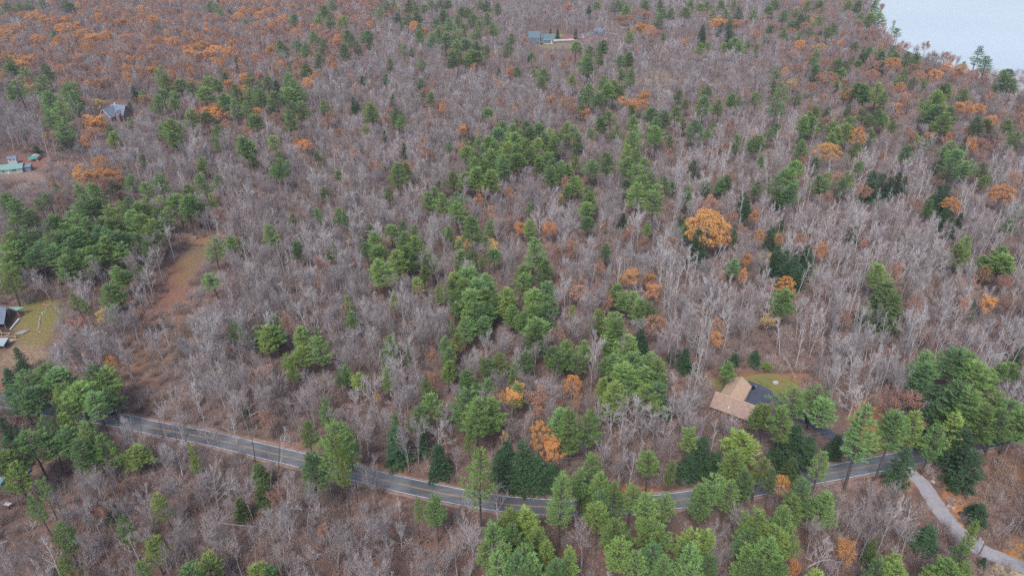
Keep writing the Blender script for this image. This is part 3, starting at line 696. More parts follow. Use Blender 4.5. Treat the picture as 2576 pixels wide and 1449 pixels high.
# soft patches of another ground cover: u, v, radii, colour, strength
GRASS, TAN, LITTER, DIRT, PALEG = (.17, .145, .05), (.27, .20, .095), (.34, .145, .055), (.11, .06, .05), (.30, .25, .14)
PATCH = [(385, 870, 45, 60, (.25, .13, .08), .8), (350, 950, 50, 50, (.27, .15, .095), .7), (450, 800, 40, 50, (.23, .14, .08), .6), (505, 640, 34, 40, (.21, .135, .075), .8), (470, 690, 24, 40, (.23, .15, .06), .8), (440, 740, 55, 75, (.24, .115, .075), .9), (400, 820, 40, 50, (.22, .11, .075), .8), (400, 860, 70, 60, (.20, .135, .075), .5), (375, 905, 40, 22, (.19, .145, .06), .6),
  (540, 600, 60, 20, (.32, .16, .09), .8), (105, 785, 60, 35, (.19, .17, .05), 1), (85, 830, 50, 40, (.22, .175, .06), .9), (60, 920, 90, 50, (.29, .20, .12), .8), (20, 980, 60, 40, (.32, .15, .09), .7),
  (1400, 116, 50, 8, (.24, .19, .11), .9), (1350, 90, 18, 7, (.24, .20, .07), .9), (1395, 90, 24, 6, (.26, .20, .07), .9), (1480, 96, 60, 10, (.30, .12, .09), .8),
  (1640, 190, 25, 10, PALEG, .9), (1660, 200, 50, 18, (.34, .26, .17), .8), (2180, 1040, 45, 45, (.36, .17, .09), 1), (2195, 1095, 36, 38, (.26, .20, .05), 1), (2230, 1120, 30, 15, (.26, .19, .05), .8),
  (1900, 965, 120, 22, (.19, .16, .045), 1), (1840, 940, 80, 12, (.24, .10, .07), .9), (2000, 960, 60, 25, (.24, .12, .08), .8), (1990, 950, 40, 10, (.35, .17, .09), .8),
  (2440, 1290, 40, 40, (.42, .20, .06), 1), (2400, 1240, 35, 40, (.36, .16, .07), .9), (2560, 1380, 40, 30, (.42, .20, .06), .9), (2540, 1440, 60, 22, (.50, .40, .20), 1), (2500, 1200, 80, 60, (.22, .11, .05), .6),
  (100, 410, 60, 14, (.26, .11, .075), 1), (60, 450, 60, 20, (.30, .20, .15), .7), (1480, 1235, 160, 14, (.40, .17, .08), 1), (700, 1120, 200, 12, (.36, .20, .14), .6), (950, 1180, 120, 12, (.38, .17, .09), .7),
  (2000, 1190, 80, 14, (.38, .15, .07), 1), (2250, 1215, 60, 20, (.40, .19, .12), .9), (2140, 1230, 60, 20, (.33, .22, .19), .8), (330, 880, 50, 40, (.26, .13, .08), .6), (130, 350, 60, 30, (.22, .10, .07), .5), (1690, 1400, 60, 40, (.30, .13, .08), .8)]

b = MB()
def axis(a, c, near, step, far, lo, hi):
    v = [x for x in np.arange(near[0], near[1], step)]
    x, s = near[1], step
    while x < hi:
        v.append(x)
        s *= far
        x += s
    v.append(hi)
    x, s = near[0], step
    while x > lo:
        x -= s
        s *= far
        v.insert(0, x)
    return np.array(v)
gx = axis(0, 0, (-330, 330), 3.0, 1.035, -3200, 3200)
gy = axis(0, 0, (80, 520), 3.0, 1.02, -900, 3600)
nx, ny = len(gx), len(gy)
lake_bb = (min(p[0] for p in LAKE) - 40, min(p[1] for p in LAKE) - 40)
vs, tint = [], []
for yy in gy:
    for xx in gx:
        z = height(xx, yy)
        if xx > lake_bb[0] and yy > lake_bb[1]:
            dl = polydist(xx, yy, LAKE)
            k = max(0, min(1, (dl + 30) / 45))
            z = z * (1 - k) - 5 * k
        vs.append((xx, yy, z))
        r, g, bb, s = 0, 0, 0, 0
        if 60 < yy < 1100:
            u, v = proj(xx, yy, z)
            if -200 < u < 2800:
                for pu, pv, ru, rv, c, st in PATCH:
                    du, dv = (u - pu) / ru, (v - pv) / rv
                    q = du * du + dv * dv
                    if q < 2.5:
                        w = st * min(1, max(0, 1.9 - 1.25 * q))
                        r, g, bb = r + c[0] * w, g + c[1] * w, bb + c[2] * w
                        s += w
        if s > 1: r, g, bb, s = r / s, g / s, bb / s, 1
        elif s > 0: r, g, bb = r / s, g / s, bb / s
        tint.append((r, g, bb, s))
fs = [(j * nx + i, j * nx + i + 1, (j + 1) * nx + i + 1, (j + 1) * nx + i) for j in range(ny - 1) for i in range(nx - 1)]
me = bpy.data.meshes.new('ground')
me.from_pydata(vs, [], fs)
ca = me.color_attributes.new('cover', 'FLOAT_COLOR', 'POINT')
ca.data.foreach_set('color', np.array([(t[0], t[1], t[2], 1) for t in tint], dtype=np.float32).ravel())
fa = me.attributes.new('cover_amount', 'FLOAT', 'POINT')
fa.data.foreach_set('value', np.array([t[3] for t in tint], dtype=np.float32))
me.polygons.foreach_set('use_smooth', [True] * len(fs))
gm = mat('leaf_litter', (.24, .135, .098), (.11, .07, .058), (.175, .10, .078), scale=.55, bump=.6, detail=8, rough=.95, world_patch=(.018, (.17, .14, .11)))
n, l = gm.node_tree.nodes, gm.node_tree.links
bs = n['Principled BSDF']
src = bs.inputs['Base Color'].links[0].from_socket
a1, a2 = n.new('ShaderNodeAttribute'), n.new('ShaderNodeAttribute')
a1.attribute_name, a2.attribute_name = 'cover', 'cover_amount'
fine = n.new('ShaderNodeTexNoise')
fine.inputs['Scale'].default_value = 1.1
fine.inputs['Detail'].default_value = 6
edge = n.new('ShaderNodeMath'); edge.operation = 'MULTIPLY_ADD'
geo = n.new('ShaderNodeNewGeometry')
l.new(geo.outputs['Position'], fine.inputs['Vector'])
mr = n.new('ShaderNodeMapRange')
mr.inputs[1].default_value, mr.inputs[2].default_value, mr.inputs[3].default_value, mr.inputs[4].default_value = .3, .7, .5, 1.5
l.new(fine.outputs['Fac'], mr.inputs[0])
mu = n.new('ShaderNodeMath'); mu.operation = 'MULTIPLY'; mu.use_clamp = True
l.new(a2.outputs['Fac'], mu.inputs[0]); l.new(mr.outputs[0], mu.inputs[1])
mr2 = n.new('ShaderNodeMapRange')
mr2.inputs[1].default_value, mr2.inputs[2].default_value, mr2.inputs[3].default_value, mr2.inputs[4].default_value = .3, .7, .72, 1.25
l.new(fine.outputs['Fac'], mr2.inputs[0])
sc = n.new('ShaderNodeVectorMath'); sc.operation = 'SCALE'
l.new(a1.outputs['Color'], sc.inputs[0]); l.new(mr2.outputs[0], sc.inputs['Scale'])
mx = n.new('ShaderNodeMix'); mx.data_type = 'RGBA'
l.new(mu.outputs[0], mx.inputs['Factor']); l.new(src, mx.inputs[6]); l.new(sc.outputs[0], mx.inputs[7])
l.new(mx.outputs[2], bs.inputs['Base Color'])
me.materials.append(gm)
go = bpy.data.objects.new('ground', me)
COL.objects.link(go)
tag(go, kind='structure')

M_water = mat('lake_water_painted_sky', (.50, .515, .525), (.55, .565, .575), scale=.006, rough=.15, spec=1.0, bump=0)  # bright sky reflection painted into the pale base colour; water itself is darker
wnn, wll = M_water.node_tree.nodes, M_water.node_tree.links
wt = wnn.new('ShaderNodeTexNoise'); wt.inputs['Scale'].default_value = .35; wt.inputs['Detail'].default_value = 5
wg = wnn.new('ShaderNodeNewGeometry'); wll.new(wg.outputs['Position'], wt.inputs['Vector'])
wb = wnn.new('ShaderNodeBump'); wb.inputs['Strength'].default_value = .12; wb.inputs['Distance'].default_value = .3
wll.new(wt.outputs['Fac'], wb.inputs['Height']); wll.new(wb.outputs[0], wnn['Principled BSDF'].inputs['Normal'])
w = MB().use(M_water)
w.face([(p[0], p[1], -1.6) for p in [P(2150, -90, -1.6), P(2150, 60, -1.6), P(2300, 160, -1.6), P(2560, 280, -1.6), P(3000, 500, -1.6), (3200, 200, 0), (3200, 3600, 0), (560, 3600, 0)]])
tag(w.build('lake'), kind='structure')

M_asph = mat('asphalt', (.215, .215, .225), (.15, .15, .158), (.185, .185, .195), scale=.7, rough=.8, world_patch=(.06, (.02, .02, .03)), detail=6, stretch=(.12, 1.4, 1))
M_grav = mat('gravel', (.36, .34, .35), (.30, .28, .29), scale=.8, detail=8, rough=.95, bump=.3)
M_should = mat('sandy_shoulder', (.34, .24, .19), (.25, .15, .11), scale=.9, detail=6, rough=.95)
M_white = mat('white_line_paint', (.72, .72, .73), (.50, .50, .51), scale=1.1, detail=6)
M_yline = mat('yellow_line_paint', (.50, .34, .12), (.34, .25, .12), scale=1.2)
M_drive = mat('dark_asphalt', (.085, .095, .125), (.06, .065, .09), scale=.5, detail=6, rough=.85)
tag(ribbon('road_shoulder', ROAD, 3.7, .05, M_should, ragged=.45), kind='structure')
tag(ribbon('road', ROAD, 2.95, .09, M_asph), kind='structure')
tag(ribbon('edge_line', ROAD, .085, .105, M_white, off=2.62), kind='structure')
tag(ribbon('edge_line', ROAD, .085, .105, M_white, off=-2.62), kind='structure')
tag(ribbon('centre_line', ROAD, .055, .105, M_yline, off=.11), kind='structure')
tag(ribbon('centre_line', ROAD, .055, .105, M_yline, off=-.11), kind='structure')
tag(ribbon('lane', LANE, lambda t: 2.0 + .3 * math.sin(t * 3.1) + .5 * (t < .1), .07, M_grav, ragged=.12), kind='structure')
tag(ribbon('driveway', DRIVE, lambda t: 2.0 + 1.2 * max(0, t - .85) / .15, .075, M_drive, ragged=.08), kind='structure')
b = MB().use(M_drive)
b.face([G(*z4(x, y), .07) for x, y in ((880, 690), (1010, 545), (1040, 470), (980, 378), (1200, 465), (1395, 572), (1440, 640), (1320, 720), (1130, 780))])
tag(b.build('parking_court'), kind='structure')
zf = lambda x, y: Zm(x, y, 1500, 60, 10.304)
M_pgrav = mat('pale_gravel', (.58, .54, .51), (.46, .42, .40), scale=.6, detail=6, rough=.95)
tag(ribbon('gravel_drive', smooth([zf(1215, 640), zf(1350, 612), zf(1600, 605), zf(1850, 590), zf(1900, 575)]), 4.6, .3, M_pgrav, ragged=.5), kind='structure')
zt = lambda x, y: Zm(x, y, 1980, 80, 6.588)
tag(ribbon('track', smooth([zt(430, 920), zt(560, 1030), zt(700, 1120), zt(900, 1230)]), 2.8, .3, M_grav, ragged=.5), kind='structure')
tag(ribbon('far_track', smooth([zf(2050, 560), zf(2250, 430), zf(2500, 390), zf(2900, 400), zf(3300, 430)]), 4, .28, M_grav, ragged=.5), kind='structure')
# lawn behind the tan-roofed house
Rl = random.Random(5)
M_lawn = mat('lawn_grass', (.17, .185, .045), (.11, .14, .035), (.19, .175, .06), scale=.35, detail=6, rough=.95, bump=.3, world_patch=(.15, (.30, .17, .08)))
lp = [(560, 420), (600, 370), (720, 335), (900, 330), (1050, 300), (1250, 285), (1450, 290), (1600, 340), (1700, 400), (1760, 460), (1740, 540), (1600, 590), (1400, 575), (1200, 480), (1000, 400), (900, 420), (760, 560), (600, 560), (540, 480)]
b = MB().use(M_lawn)
pts = [G(*z4(x + Rl.uniform(-8, 8), y + Rl.uniform(-6, 6)), .045) for x, y in lp]
cc = sum(pts, Vector()) / len(pts)
b.f.append(tuple(range(len(pts)))); b.m.append(0); b.v += [tuple(p) for p in pts]
tag(b.build('lawn'), kind='structure')

# ------------------------------------------------------------------ buildings
M_tanroof = mat('tan_shingles', (.52, .36, .245), (.45, .305, .205), scale=1.2, detail=6)
M_brownroof = mat('weathered_tan_shingles', (.37, .26, .20), (.28, .19, .15), scale=1.0, detail=6)
M_wallw = mat('white_siding', (.52, .53, .55), (.46, .47, .48), scale=.8)
M_brick = mat('brown_brick', (.20, .11, .085), (.14, .08, .065), scale=3)
M_glass = mat('window_glass', (.03, .04, .05), (.05, .06, .075), scale=.5, rough=.08, spec=.8)
M_trim = mat('white_trim', (.75, .74, .73), (.68, .67, .66), scale=1)
M_ridge = mat('ridge_cap', (.56, .36, .26), (.50, .31, .22), scale=1)
M_bluesid = mat('blue_grey_siding', (.15, .175, .205), (.125, .15, .175), scale=.5)
M_blueroof = mat('teal_grey_shingles', (.125, .19, .215), (.095, .155, .18), scale=.6, detail=6)
M_slate = mat('slate_roof', (.20, .235, .29), (.15, .18, .23), scale=.6, detail=5)
M_shake = mat('brown_shakes', (.26, .17, .175), (.20, .125, .13), scale=1.5)
M_mint = mat('mint_metal_roof', (.22, .36, .32), (.18, .30, .27), scale=.4, rough=.5)
M_mintwall = mat('pale_mint_siding', (.34, .42, .385), (.29, .36, .33), scale=.5)
M_tarp = mat('green_tarp', (.02, .37, .28), (.015, .30, .23), scale=.5, rough=.6)
M_greytarp = mat('faded_tarp', (.46, .40, .38), (.36, .31, .30), scale=.6)
M_dark = mat('black_paint', (.02, .022, .028), (.03, .03, .035), scale=2, rough=.4)
M_wood = mat('fresh_lumber', (.62, .46, .26), (.52, .38, .21), scale=2)
M_oldw = mat('weathered_boards', (.36, .31, .30), (.27, .23, .22), scale=2)
M_conc = mat('pale_concrete', (.55, .53, .50), (.46, .44, .42), scale=1.2)
M_dirt = mat('dark_soil', (.10, .055, .045), (.065, .038, .032), scale=.8, bump=.4)
M_stone = mat('pale_boulder', (.40, .37, .33), (.27, .245, .22), scale=1.6, bump=.6)
M_gstone = mat('grey_boulder', (.20, .18, .165), (.11, .105, .09), scale=1.3, bump=.6)
M_log = mat('old_logs', (.17, .125, .125), (.095, .07, .072), scale=2)
M_tin = mat('grey_tin_roof', (.40, .46, .48), (.33, .38, .40), scale=.6, rough=.45)

def gable_roof(b, x0, x1, y0, y1, ze, zr, m, ov=.4, th=.14, axis='x', y_r=None):
    """two thick slopes, ridge along axis"""
    b.use(m)
    if axis == 'x':
        yr = (y0 + y1) / 2 if y_r is None else y_r
        s = (zr - ze) / (yr - y0)
        s2 = (zr - ze) / (y1 - yr)
        b.slab([(x0 - ov, y0 - ov, ze - s * ov), (x1 + ov, y0 - ov, ze - s * ov), (x1 + ov, yr, zr), (x0 - ov, yr, zr)], th)
        b.slab([(x0 - ov, yr, zr + .003), (x1 + ov, yr, zr + .003), (x1 + ov, y1 + ov, ze - s2 * ov), (x0 - ov, y1 + ov, ze - s2 * ov)], th)
    else:
        xr = (x0 + x1) / 2
        s = (zr - ze) / (xr - x0)
        b.slab([(x0 - ov, y1 + ov, ze - s * ov), (x0 - ov, y0 - ov, ze - s * ov), (xr, y0 - ov, zr), (xr, y1 + ov, zr)], th)
        b.slab([(xr, y1 + ov, zr + .003), (xr, y0 - ov, zr + .003), (x1 + ov, y0 - ov, ze - s * ov), (x1 + ov, y1 + ov, ze - s * ov)], th)

def walls(b, x0, x1, y0, y1, ze, zr, m, axis='x', zb=-.5):
    b.use(m)
    d = .15
    if axis == 'x':
        yr = (y0 + y1) / 2
        b.face([(x0, y0, zb), (x1, y0, zb), (x1, y0, ze - d), (x0, y0, ze - d)])
        b.face([(x1, y1, zb), (x0, y1, zb), (x0, y1, ze - d), (x1, y1, ze - d)])
        b.face([(x1, y0, zb), (x1, y1, zb), (x1, y1, ze - d), (x1, yr, zr - d), (x1, y0, ze - d)])
        b.face([(x0, y1, zb), (x0, y0, zb), (x0, y0, ze - d), (x0, yr, zr - d), (x0, y1, ze - d)])
    else:
        xr = (x0 + x1) / 2
        b.face([(x0, y1, zb), (x0, y0, zb), (x0, y0, ze - d), (x0, y1, ze - d)])
        b.face([(x1, y0, zb), (x1, y1, zb), (x1, y1, ze - d), (x1, y0, ze - d)])
        b.face([(x0, y0, zb), (x1, y0, zb), (x1, y0, ze - d), (xr, y0, zr - d), (x0, y0, ze - d)])
        b.face([(x1, y1, zb), (x0, y1, zb), (x0, y1, ze - d), (xr, y1, zr - d), (x1, y1, ze - d)])

def window(parent, x, z, w, h, y=0.0, face='-y', label=None):
    """framed window; face says which way it looks"""
    fr, gl = MB().use(M_trim), MB().use(M_glass)
    t = .07
    for a in ((-w / 2 - t, -w / 2, -h / 2 - t, h / 2 + t), (w / 2, w / 2 + t, -h / 2 - t, h / 2 + t), (-w / 2, w / 2, h / 2, h / 2 + t), (-w / 2, w / 2, -h / 2 - t, -h / 2), (-.025, .025, -h / 2, h / 2)):
        fr.box(a[0], a[1], -.06, .01, a[2], a[3])
    gl.box(-w / 2, w / 2, -.03, .0, -h / 2, h / 2)
    rz = {'-y': 0, 'x': math.pi / 2, '-x': -math.pi / 2, 'y': math.pi}[face]
    f = fr.build('window', parent, (x, y, z), rz)
    g = gl.build('pane', f)
    return f

def door(parent, x, z, w, h, y=0.0, face='-y', m=None, name='door'):
    b = MB().use(m or M_trim)
    b.box(-w / 2, w / 2, -.05, .02, 0, h)
    if name == 'door':
        b.use(M_glass).box(-w * .25, w * .25, -.07, -.04, h * .5, h * .85)
    else:
        b.use(M_oldw)
        for i in range(1, 4): b.box(-w / 2 + .02, w / 2 - .02, -.06, -.05, h * i / 4 - .015, h * i / 4 + .015)
    rz = {'-y': 0, 'x': math.pi / 2, '-x': -math.pi / 2, 'y': math.pi}[face]
    d = b.build(name, parent, (x, y, z), rz)
    MB().use(M_dark).box(w * .32, w * .38, -.12, -.05, h * .45, h * .5).build('handle', d)
    return d

# the tan-roofed house: a front wing along the ridge and a rear wing with the garage side in white
A, B_ = P(*z4(520, 560), 5.6), P(*z4(1120, 775), 5.6)
yaw = math.atan2(B_.y - A.y, B_.x - A.x)
h1 = empty('brick_house', (A.x, A.y, 0), yaw)
tag(h1, 'brown brick house with tan shingle roofs and white-sided rear wing beside black parking court', 'house')
L1 = 12.6
w_ = MB()
walls(w_, 0, L1, -3.7, 3.7, 3.0, 5.5, M_brick)
w_.build('wall', h1)
w_ = MB(); walls(w_, .6, 7.0, 3.72, 12.2, 3.0, 5.2, M_wallw, axis='y')
wr_ = w_.build('rear_wall', h1)
r_ = MB()
gable_roof(r_, 0, L1, -3.7, 3.7, 3.0, 5.6, M_brownroof, ov=.5)
ro = r_.build('roof', h1)
MB().use(M_ridge).box(-.5, L1 + .5, -.2, .2, 5.53, 5.66).build('ridge_cap', ro)
chm = MB().use(M_brick); chm.box(9.6, 10.4, .9, 1.6, 4.6, 6.2); chm.use(M_conc).box(9.5, 10.5, .8, 1.7, 6.2, 6.3)
r_ = MB()
gable_roof(r_, .6, 7.0, 1.2, 12.2, 3.0, 5.3, M_tanroof, ov=.4, axis='y')
r_.build('rear_roof', h1)
MB().use(M_white).box(4.7, 5.1, -2.9, -2.6, 3.4, 4.1).build('roof_vent', h1)
for x in (1.8, 4.2, 8.6, 11.0): window(h1, x, 1.6, 1.3, 1.2, -3.71)
door(h1, 6.4, 0, .95, 2.05, -3.71)
door(h1, 7.01, 0, 3.0, 2.3, 6.3, 'x', name='garage_door'); door(h1, 7.01, 0, 3.0, 2.3, 10.0, 'x', name='garage_door')
window(h1, L1 + .01, 1.6, 1.1, 1.1, 0, 'x')

# blue-grey house far off with its garage
wl_ = G(*zf(500, 735))
h2 = empty('blue_grey_house', wl_, math.radians(1))
tag(h2, 'blue-grey sided two-storey house with teal-grey roofs and attached garage at far clearing', 'house')
w_ = MB(); walls(w_, 0, 11.5, 0, 9, 7.4, 12.2, M_bluesid); w_.build('wall', h2)
r_ = MB(); gable_roof(r_, 0, 11.5, 0, 9, 7.4, 12.3, M_blueroof, ov=.45); r_.build('roof', h2)
w_ = MB().use(M_bluesid).box(11.6, 15.4, 3.5, 8.5, -.5, 6.4); w_.build('breezeway_wall', h2)
r_ = MB(); gable_roof(r_, 11.7, 15.2, 3.4, 8.6, 6.4, 9.2, M_blueroof, ov=.1); r_.build('breezeway_roof', h2)
w_ = MB(); walls(w_, 15.5, 26, 3, 11.5, 4.6, 9, M_bluesid, zb=-1); w_.build('garage_wall', h2)
r_ = MB(); gable_roof(r_, 15.5, 26, 3, 11.5, 4.6, 9.2, M_blueroof, ov=.4); r_.build('garage_roof', h2)
t_ = MB().use(M_trim)
for x in (-.03, 11.38): t_.box(x, x + .15, -.05, -.003, -.5, 7.2)
for x in (15.42, 25.9): t_.box(x, x + .15, 2.95, 2.997, -1, 4.4)
t_.box(0, 11.5, -.5, -.42, 6.95, 7.15); t_.box(15.5, 26, 2.5, 2.58, 4.15, 4.35); t_.box(15.6, 25.9, 2.96, 2.996, .0, .4)
t_.build('trim', h2)
window(h2, 2.6, 2.0, 2.2, 1.3, -.01); window(h2, 9.0, 5.6, 1.1, 1.3, -.01); window(h2, 9.1, 2.2, 1.9, 1.7, -.01); window(h2, 13.2, 5.4, 1.0, 1.0, 3.49); window(h2, 12.8, 2.4, 1.6, 1.3, 3.49)
window(h2, 18.5, 2.6, 1.2, 1.1, 2.99)
door(h2, 23.9, .6, 1.1, 2.6, 2.99)
dk = MB().use(M_oldw)
dk.box(11.7, 14.2, -.6, 3.4, 1.7, 1.85)
for x, y in ((11.8, -.5), (14.1, -.5), (14.1, 3.2)): dk.box(x - .08, x + .08, y - .08, y + .08, -.6, 2.8)
for i in range(7): dk.box(14.3 + i * .35, 14.65 + i * .35, -.5, .6, 1.6 - i * .27, 1.7 - i * .27)
dk.build('deck', h2)
MB().use(M_trim).box(5.4, 5.7, 6.4, 6.7, 9.5, 10.9).build('vent_pipe', h2)

# gabled shake house at upper left
zg = lambda x, y: Zm(x, y, 280, 270, 12.88)
h3 = empty('gabled_house', (-281, 467, height(-281, 467)), math.radians(-14))
tag(h3, 'brown shake-sided house with slate roofs, steep white-trimmed gables, behind bright orange oak', 'house')
w_ = MB(); walls(w_, 0, 8.6, 0, 12, 5.0, 9.8, M_shake, axis='y'); w_.build('wall', h3)
r_ = MB(); gable_roof(r_, 0, 8.6, 0, 12, 5.0, 9.9, M_slate, ov=.6, axis='y'); r_.build('roof', h3)
w_ = MB(); walls(w_, 4.5, 13.5, 6, 14.5, 5.2, 9.9, M_shake); w_.build('side_wall', h3)
r_ = MB(); gable_roof(r_, 2.5, 13.5, 6, 14.5, 5.2, 10.6, M_slate, ov=.5); r_.build('side_roof', h3)
w_ = MB(); walls(w_, 9.2, 12.2, 3.6, 9, 6.0, 8.0, M_shake, axis='y'); w_.build('dormer_wall', h3)
r_ = MB(); gable_roof(r_, 9.2, 12.2, 3.6, 9, 6.0, 8.1, M_slate, ov=.35, axis='y'); r_.build('dormer_roof', h3)
t_ = MB().use(M_trim)
def rake(b, x0, x1, ze, zr, y, ov=.6, w=.3):
    xr = (x0 + x1) / 2
    s = (zr - ze) / (xr - x0)
    for a, c in ((x0 - ov, xr), (x1 + ov, xr)):
        za, zc = ze - s * ov, zr
        p = [(a, y, za + .05), (c, y, zc + .05), (c, y, zc - w), (a, y, za - w)]
        q = [(x, y - .08, z) for x, yy, z in p]
        b.face(q if a < c else q[::-1]); b.face([p[0], p[1], q[1], q[0]]); b.face([p[3], p[2], q[2], q[3]])
rake(t_, 0, 8.6, 5.0, 9.9, -.62)
rake(t_, 9.2, 12.2, 6.0, 8.1, 3.22, .35, .25)
t_.build('gable_trim', h3)
for x in (2.9, 4.3, 5.7): window(h3, x, 6.2, .9, 1.0, -.01)
for x in (2.0, 6.4): window(h3, x, 2.2, 1.1, 1.3, -.01)
ch = MB().use(M_conc); ch.box(4.9, 6.0, 9.8, 10.9, 8, 11.6); ch.build('chimney', h3)

# long green-roofed house at the left edge, little shed behind it and the tarp shelter
zl = lambda x, y: Zm(x, y, 0, 400, 6.44)
Rg = P(*zl(420, 590), 2.9)
h4 = empty('green_roofed_house', (Rg.x, Rg.y, 0), math.radians(17))
tag(h4, 'long low house with pale green metal roof and mint siding in the clearing', 'house')
w_ = MB(); walls(w_, -16, -.4, 0, 7.2, 2.8, 4.4, M_mintwall); w_.build('wall', h4)
r_ = MB(); gable_roof(r_, -16, -.4, 0, 7.2, 2.8, 4.5, M_mint, ov=.4); r_.build('roof', h4)
w_ = MB().use(M_slate).box(-.35, 3.4, 1.2, 5.6, -.3, 2.5); w_.build('porch_wall', h4)
r_ = MB(); r_.use(M_slate); r_.slab([(-.3, .8, 2.7), (3.8, .8, 2.7), (3.5, 5.4, 3.5), (-.3, 5.4, 3.5)], .12); r_.build('porch_roof', h4)
for x in (-13.2, -5.2, -4.0, -9.8): window(h4, x, 1.6, 1.1, 1.2, -.01)
door(h4, -7.6, 0, 1.0, 2.1, -.01)
s1 = empty('small_shed', G(*zl(250, 520)), math.radians(17))
tag(s1, 'small pale shed with two windows right behind the green-roofed long house', 'shed')
w_ = MB(); walls(w_, -2.2, 2.2, 0, 3, 3.2, 4.4, M_wallw); w_.build('wall', s1)
r_ = MB(); gable_roof(r_, -2.2, 2.2, 0, 3, 3.2, 4.4, M_slate, ov=.25); r_.build('roof', s1)
window(s1, -.8, 2.3, .7, .9, -.01); window(s1, .9, 2.3, .7, .9, -.01)
tp_ = empty('tarp_shelter', G(*zl(640, 470)), math.radians(8))
tag(tp_, 'bright green tarp shelter with faded top on metal poles near the two birches', 'shelter')
b = MB().use(M_greytarp)
prof = [(-2.5, 1.5), (-2.2, 2.3), (-1.2, 2.95), (0, 3.2), (1.2, 2.95), (2.2, 2.3), (2.5, 1.5)]
for i in range(6):
    b.slab([(prof[i][0], 0, prof[i][1]), (prof[i + 1][0], 0, prof[i + 1][1]), (prof[i + 1][0], 4.4, prof[i + 1][1]), (prof[i][0], 4.4, prof[i][1])], .05)
b.build('cover', tp_)
b = MB().use(M_tarp)
b.slab([(-2.45, -.9, 1.5), (0, -1.1, 1.95), (0, .05, 3.1), (-2.2, .05, 2.2)], .05); b.slab([(0, -1.1, 1.95), (2.3, -.9, 1.6), (2.2, .05, 2.2), (0, .05, 3.1)], .05)
b.build('flap', tp_)
for x, y in ((-2.4, 0), (2.4, 0), (-2.4, 4.2), (2.4, 4.2)):
    MB().use(M_trim).tube([(x, y, -.1), (x, y, 1.6)], [.06, .06], 6, True).build('pole', tp_)
MB().use(M_greytarp).slab([(1.6, -.4, 1.4), (2.5, -.3, 1.5), (2.7, -.3, 0), (1.7, -.5, 0)], .05).build('side_panel', tp_)

# building yard on the left edge
zs = lambda x, y: Zm(x, y, 0, 850, 7.244)
b = MB().use(M_dirt)
b.face([G(*zs(x, y), .06) for x, y in ((-150, 500), (150, 400), (420, 440), (545, 520), (430, 590), (340, 700), (210, 900), (-150, 1000))])
tag(b.build('dirt_yard'), kind='structure')
c0 = G(*zs(60, 560))
s2 = empty('open_barn', (c0.x, c0.y, 0), 0)
tag(s2, 'open-sided barn with dark slate roof over bare soil at the left lawn', 'barn')
def Lp(x, y, z, o): p = P(*zs(x, y), z); return (p.x - o.x, p.y - o.y, z)
b = MB().use(M_slate); b.slab([Lp(140, 360, 3.9, c0), Lp(-330, 340, 3.9, c0), Lp(-380, 720, 2.7, c0), Lp(85, 715, 2.7, c0)], .15); b.build('roof', s2)
for x, y, z in ((130, 375, 3.7), (80, 700, 2.6), (-300, 700, 2.6), (-300, 380, 3.7)):
    p = Lp(x, y, z, c0)
    MB().use(M_oldw).box(p[0] - .1, p[0] + .1, p[1] - .1, p[1] + .1, -.2, z).build('post', s2)
b = MB().use(M_shake); q0, q1 = Lp(-300, 400, 2.5, c0), Lp(120, 400, 2.5, c0)
b.box(q0[0], q1[0], q1[1] + 1.2, q1[1] + 1.35, -.2, 3.5); b.build('back_wall', s2)
c1 = G(*zs(330, 470))
s3 = empty('lean_to_canopy', (c1.x, c1.y, 0), 0)
tag(s3, 'pale mint sheet-metal canopy on timber posts beside the open barn', 'canopy')
b = MB().use(M_mint); b.slab([Lp(145, 358, 3.3, c1), Lp(355, 432, 2.8, c1), Lp(520, 350, 3.1, c1)], .1); b.build('roof', s3)
for x, y, z in ((500, 365, 3.0), (355, 425, 2.7), (160, 368, 3.2)):
    p = Lp(x, y, z, c1)
    MB().use(M_oldw).box(p[0] - .08, p[0] + .08, p[1] - .08, p[1] + .08, -.2, z - .05).build('post', s3)
c2 = G(*zs(40, 1170))
s4 = empty('tin_roofed_shed', (c2.x, c2.y, 0), 0)
tag(s4, 'small shed with light grey tin roof and dark open front below the lumber frame', 'shed')
b = MB().use(M_tin); b.slab([Lp(180, 1008, 2.6, c2), Lp(-200, 1020, 2.6, c2), Lp(-200, 1185, 2.1, c2), Lp(70, 1185, 2.1, c2)], .1); b.build('roof', s4)
for x, y, z in ((170, 1020, 2.5), (65, 1175, 2.0), (-180, 1175, 2.0)):
    p = Lp(x, y, z, c2)
    MB().use(M_oldw).box(p[0] - .08, p[0] + .08, p[1] - .08, p[1] + .08, -.2, z - .05).build('post', s4)
p0, p1 = Lp(-200, 1040, 2, c2), Lp(160, 1040, 2, c2)
MB().use(M_oldw).box(p0[0], p1[0], p1[1], p1[1] + .12, -.2, 2.3).build('wall', s4)
c3 = G(*zs(200, 960))
f_ = MB().use(M_wood)
def bar(b, a, c, z0, z1, w=.12):
    p, q = Lp(a[0], a[1], z0, c3), Lp(c[0], c[1], z1, c3)
    b.tube([p, q], [w, w], 4, True)
for a, c in (((0, 905), (215, 905)), ((215, 905), (120, 990)), ((120, 980), (340, 980)), ((340, 980), (250, 1110)), ((10, 850), (40, 950)), ((-60, 975), (120, 985))): bar(f_, a, c, .5, .5)
o = f_.build('lumber_frame', None, (c3.x, c3.y, 0)); tag(o, 'pale fresh lumber frame laid out between the soil yard and the tin-roofed shed', 'frame')
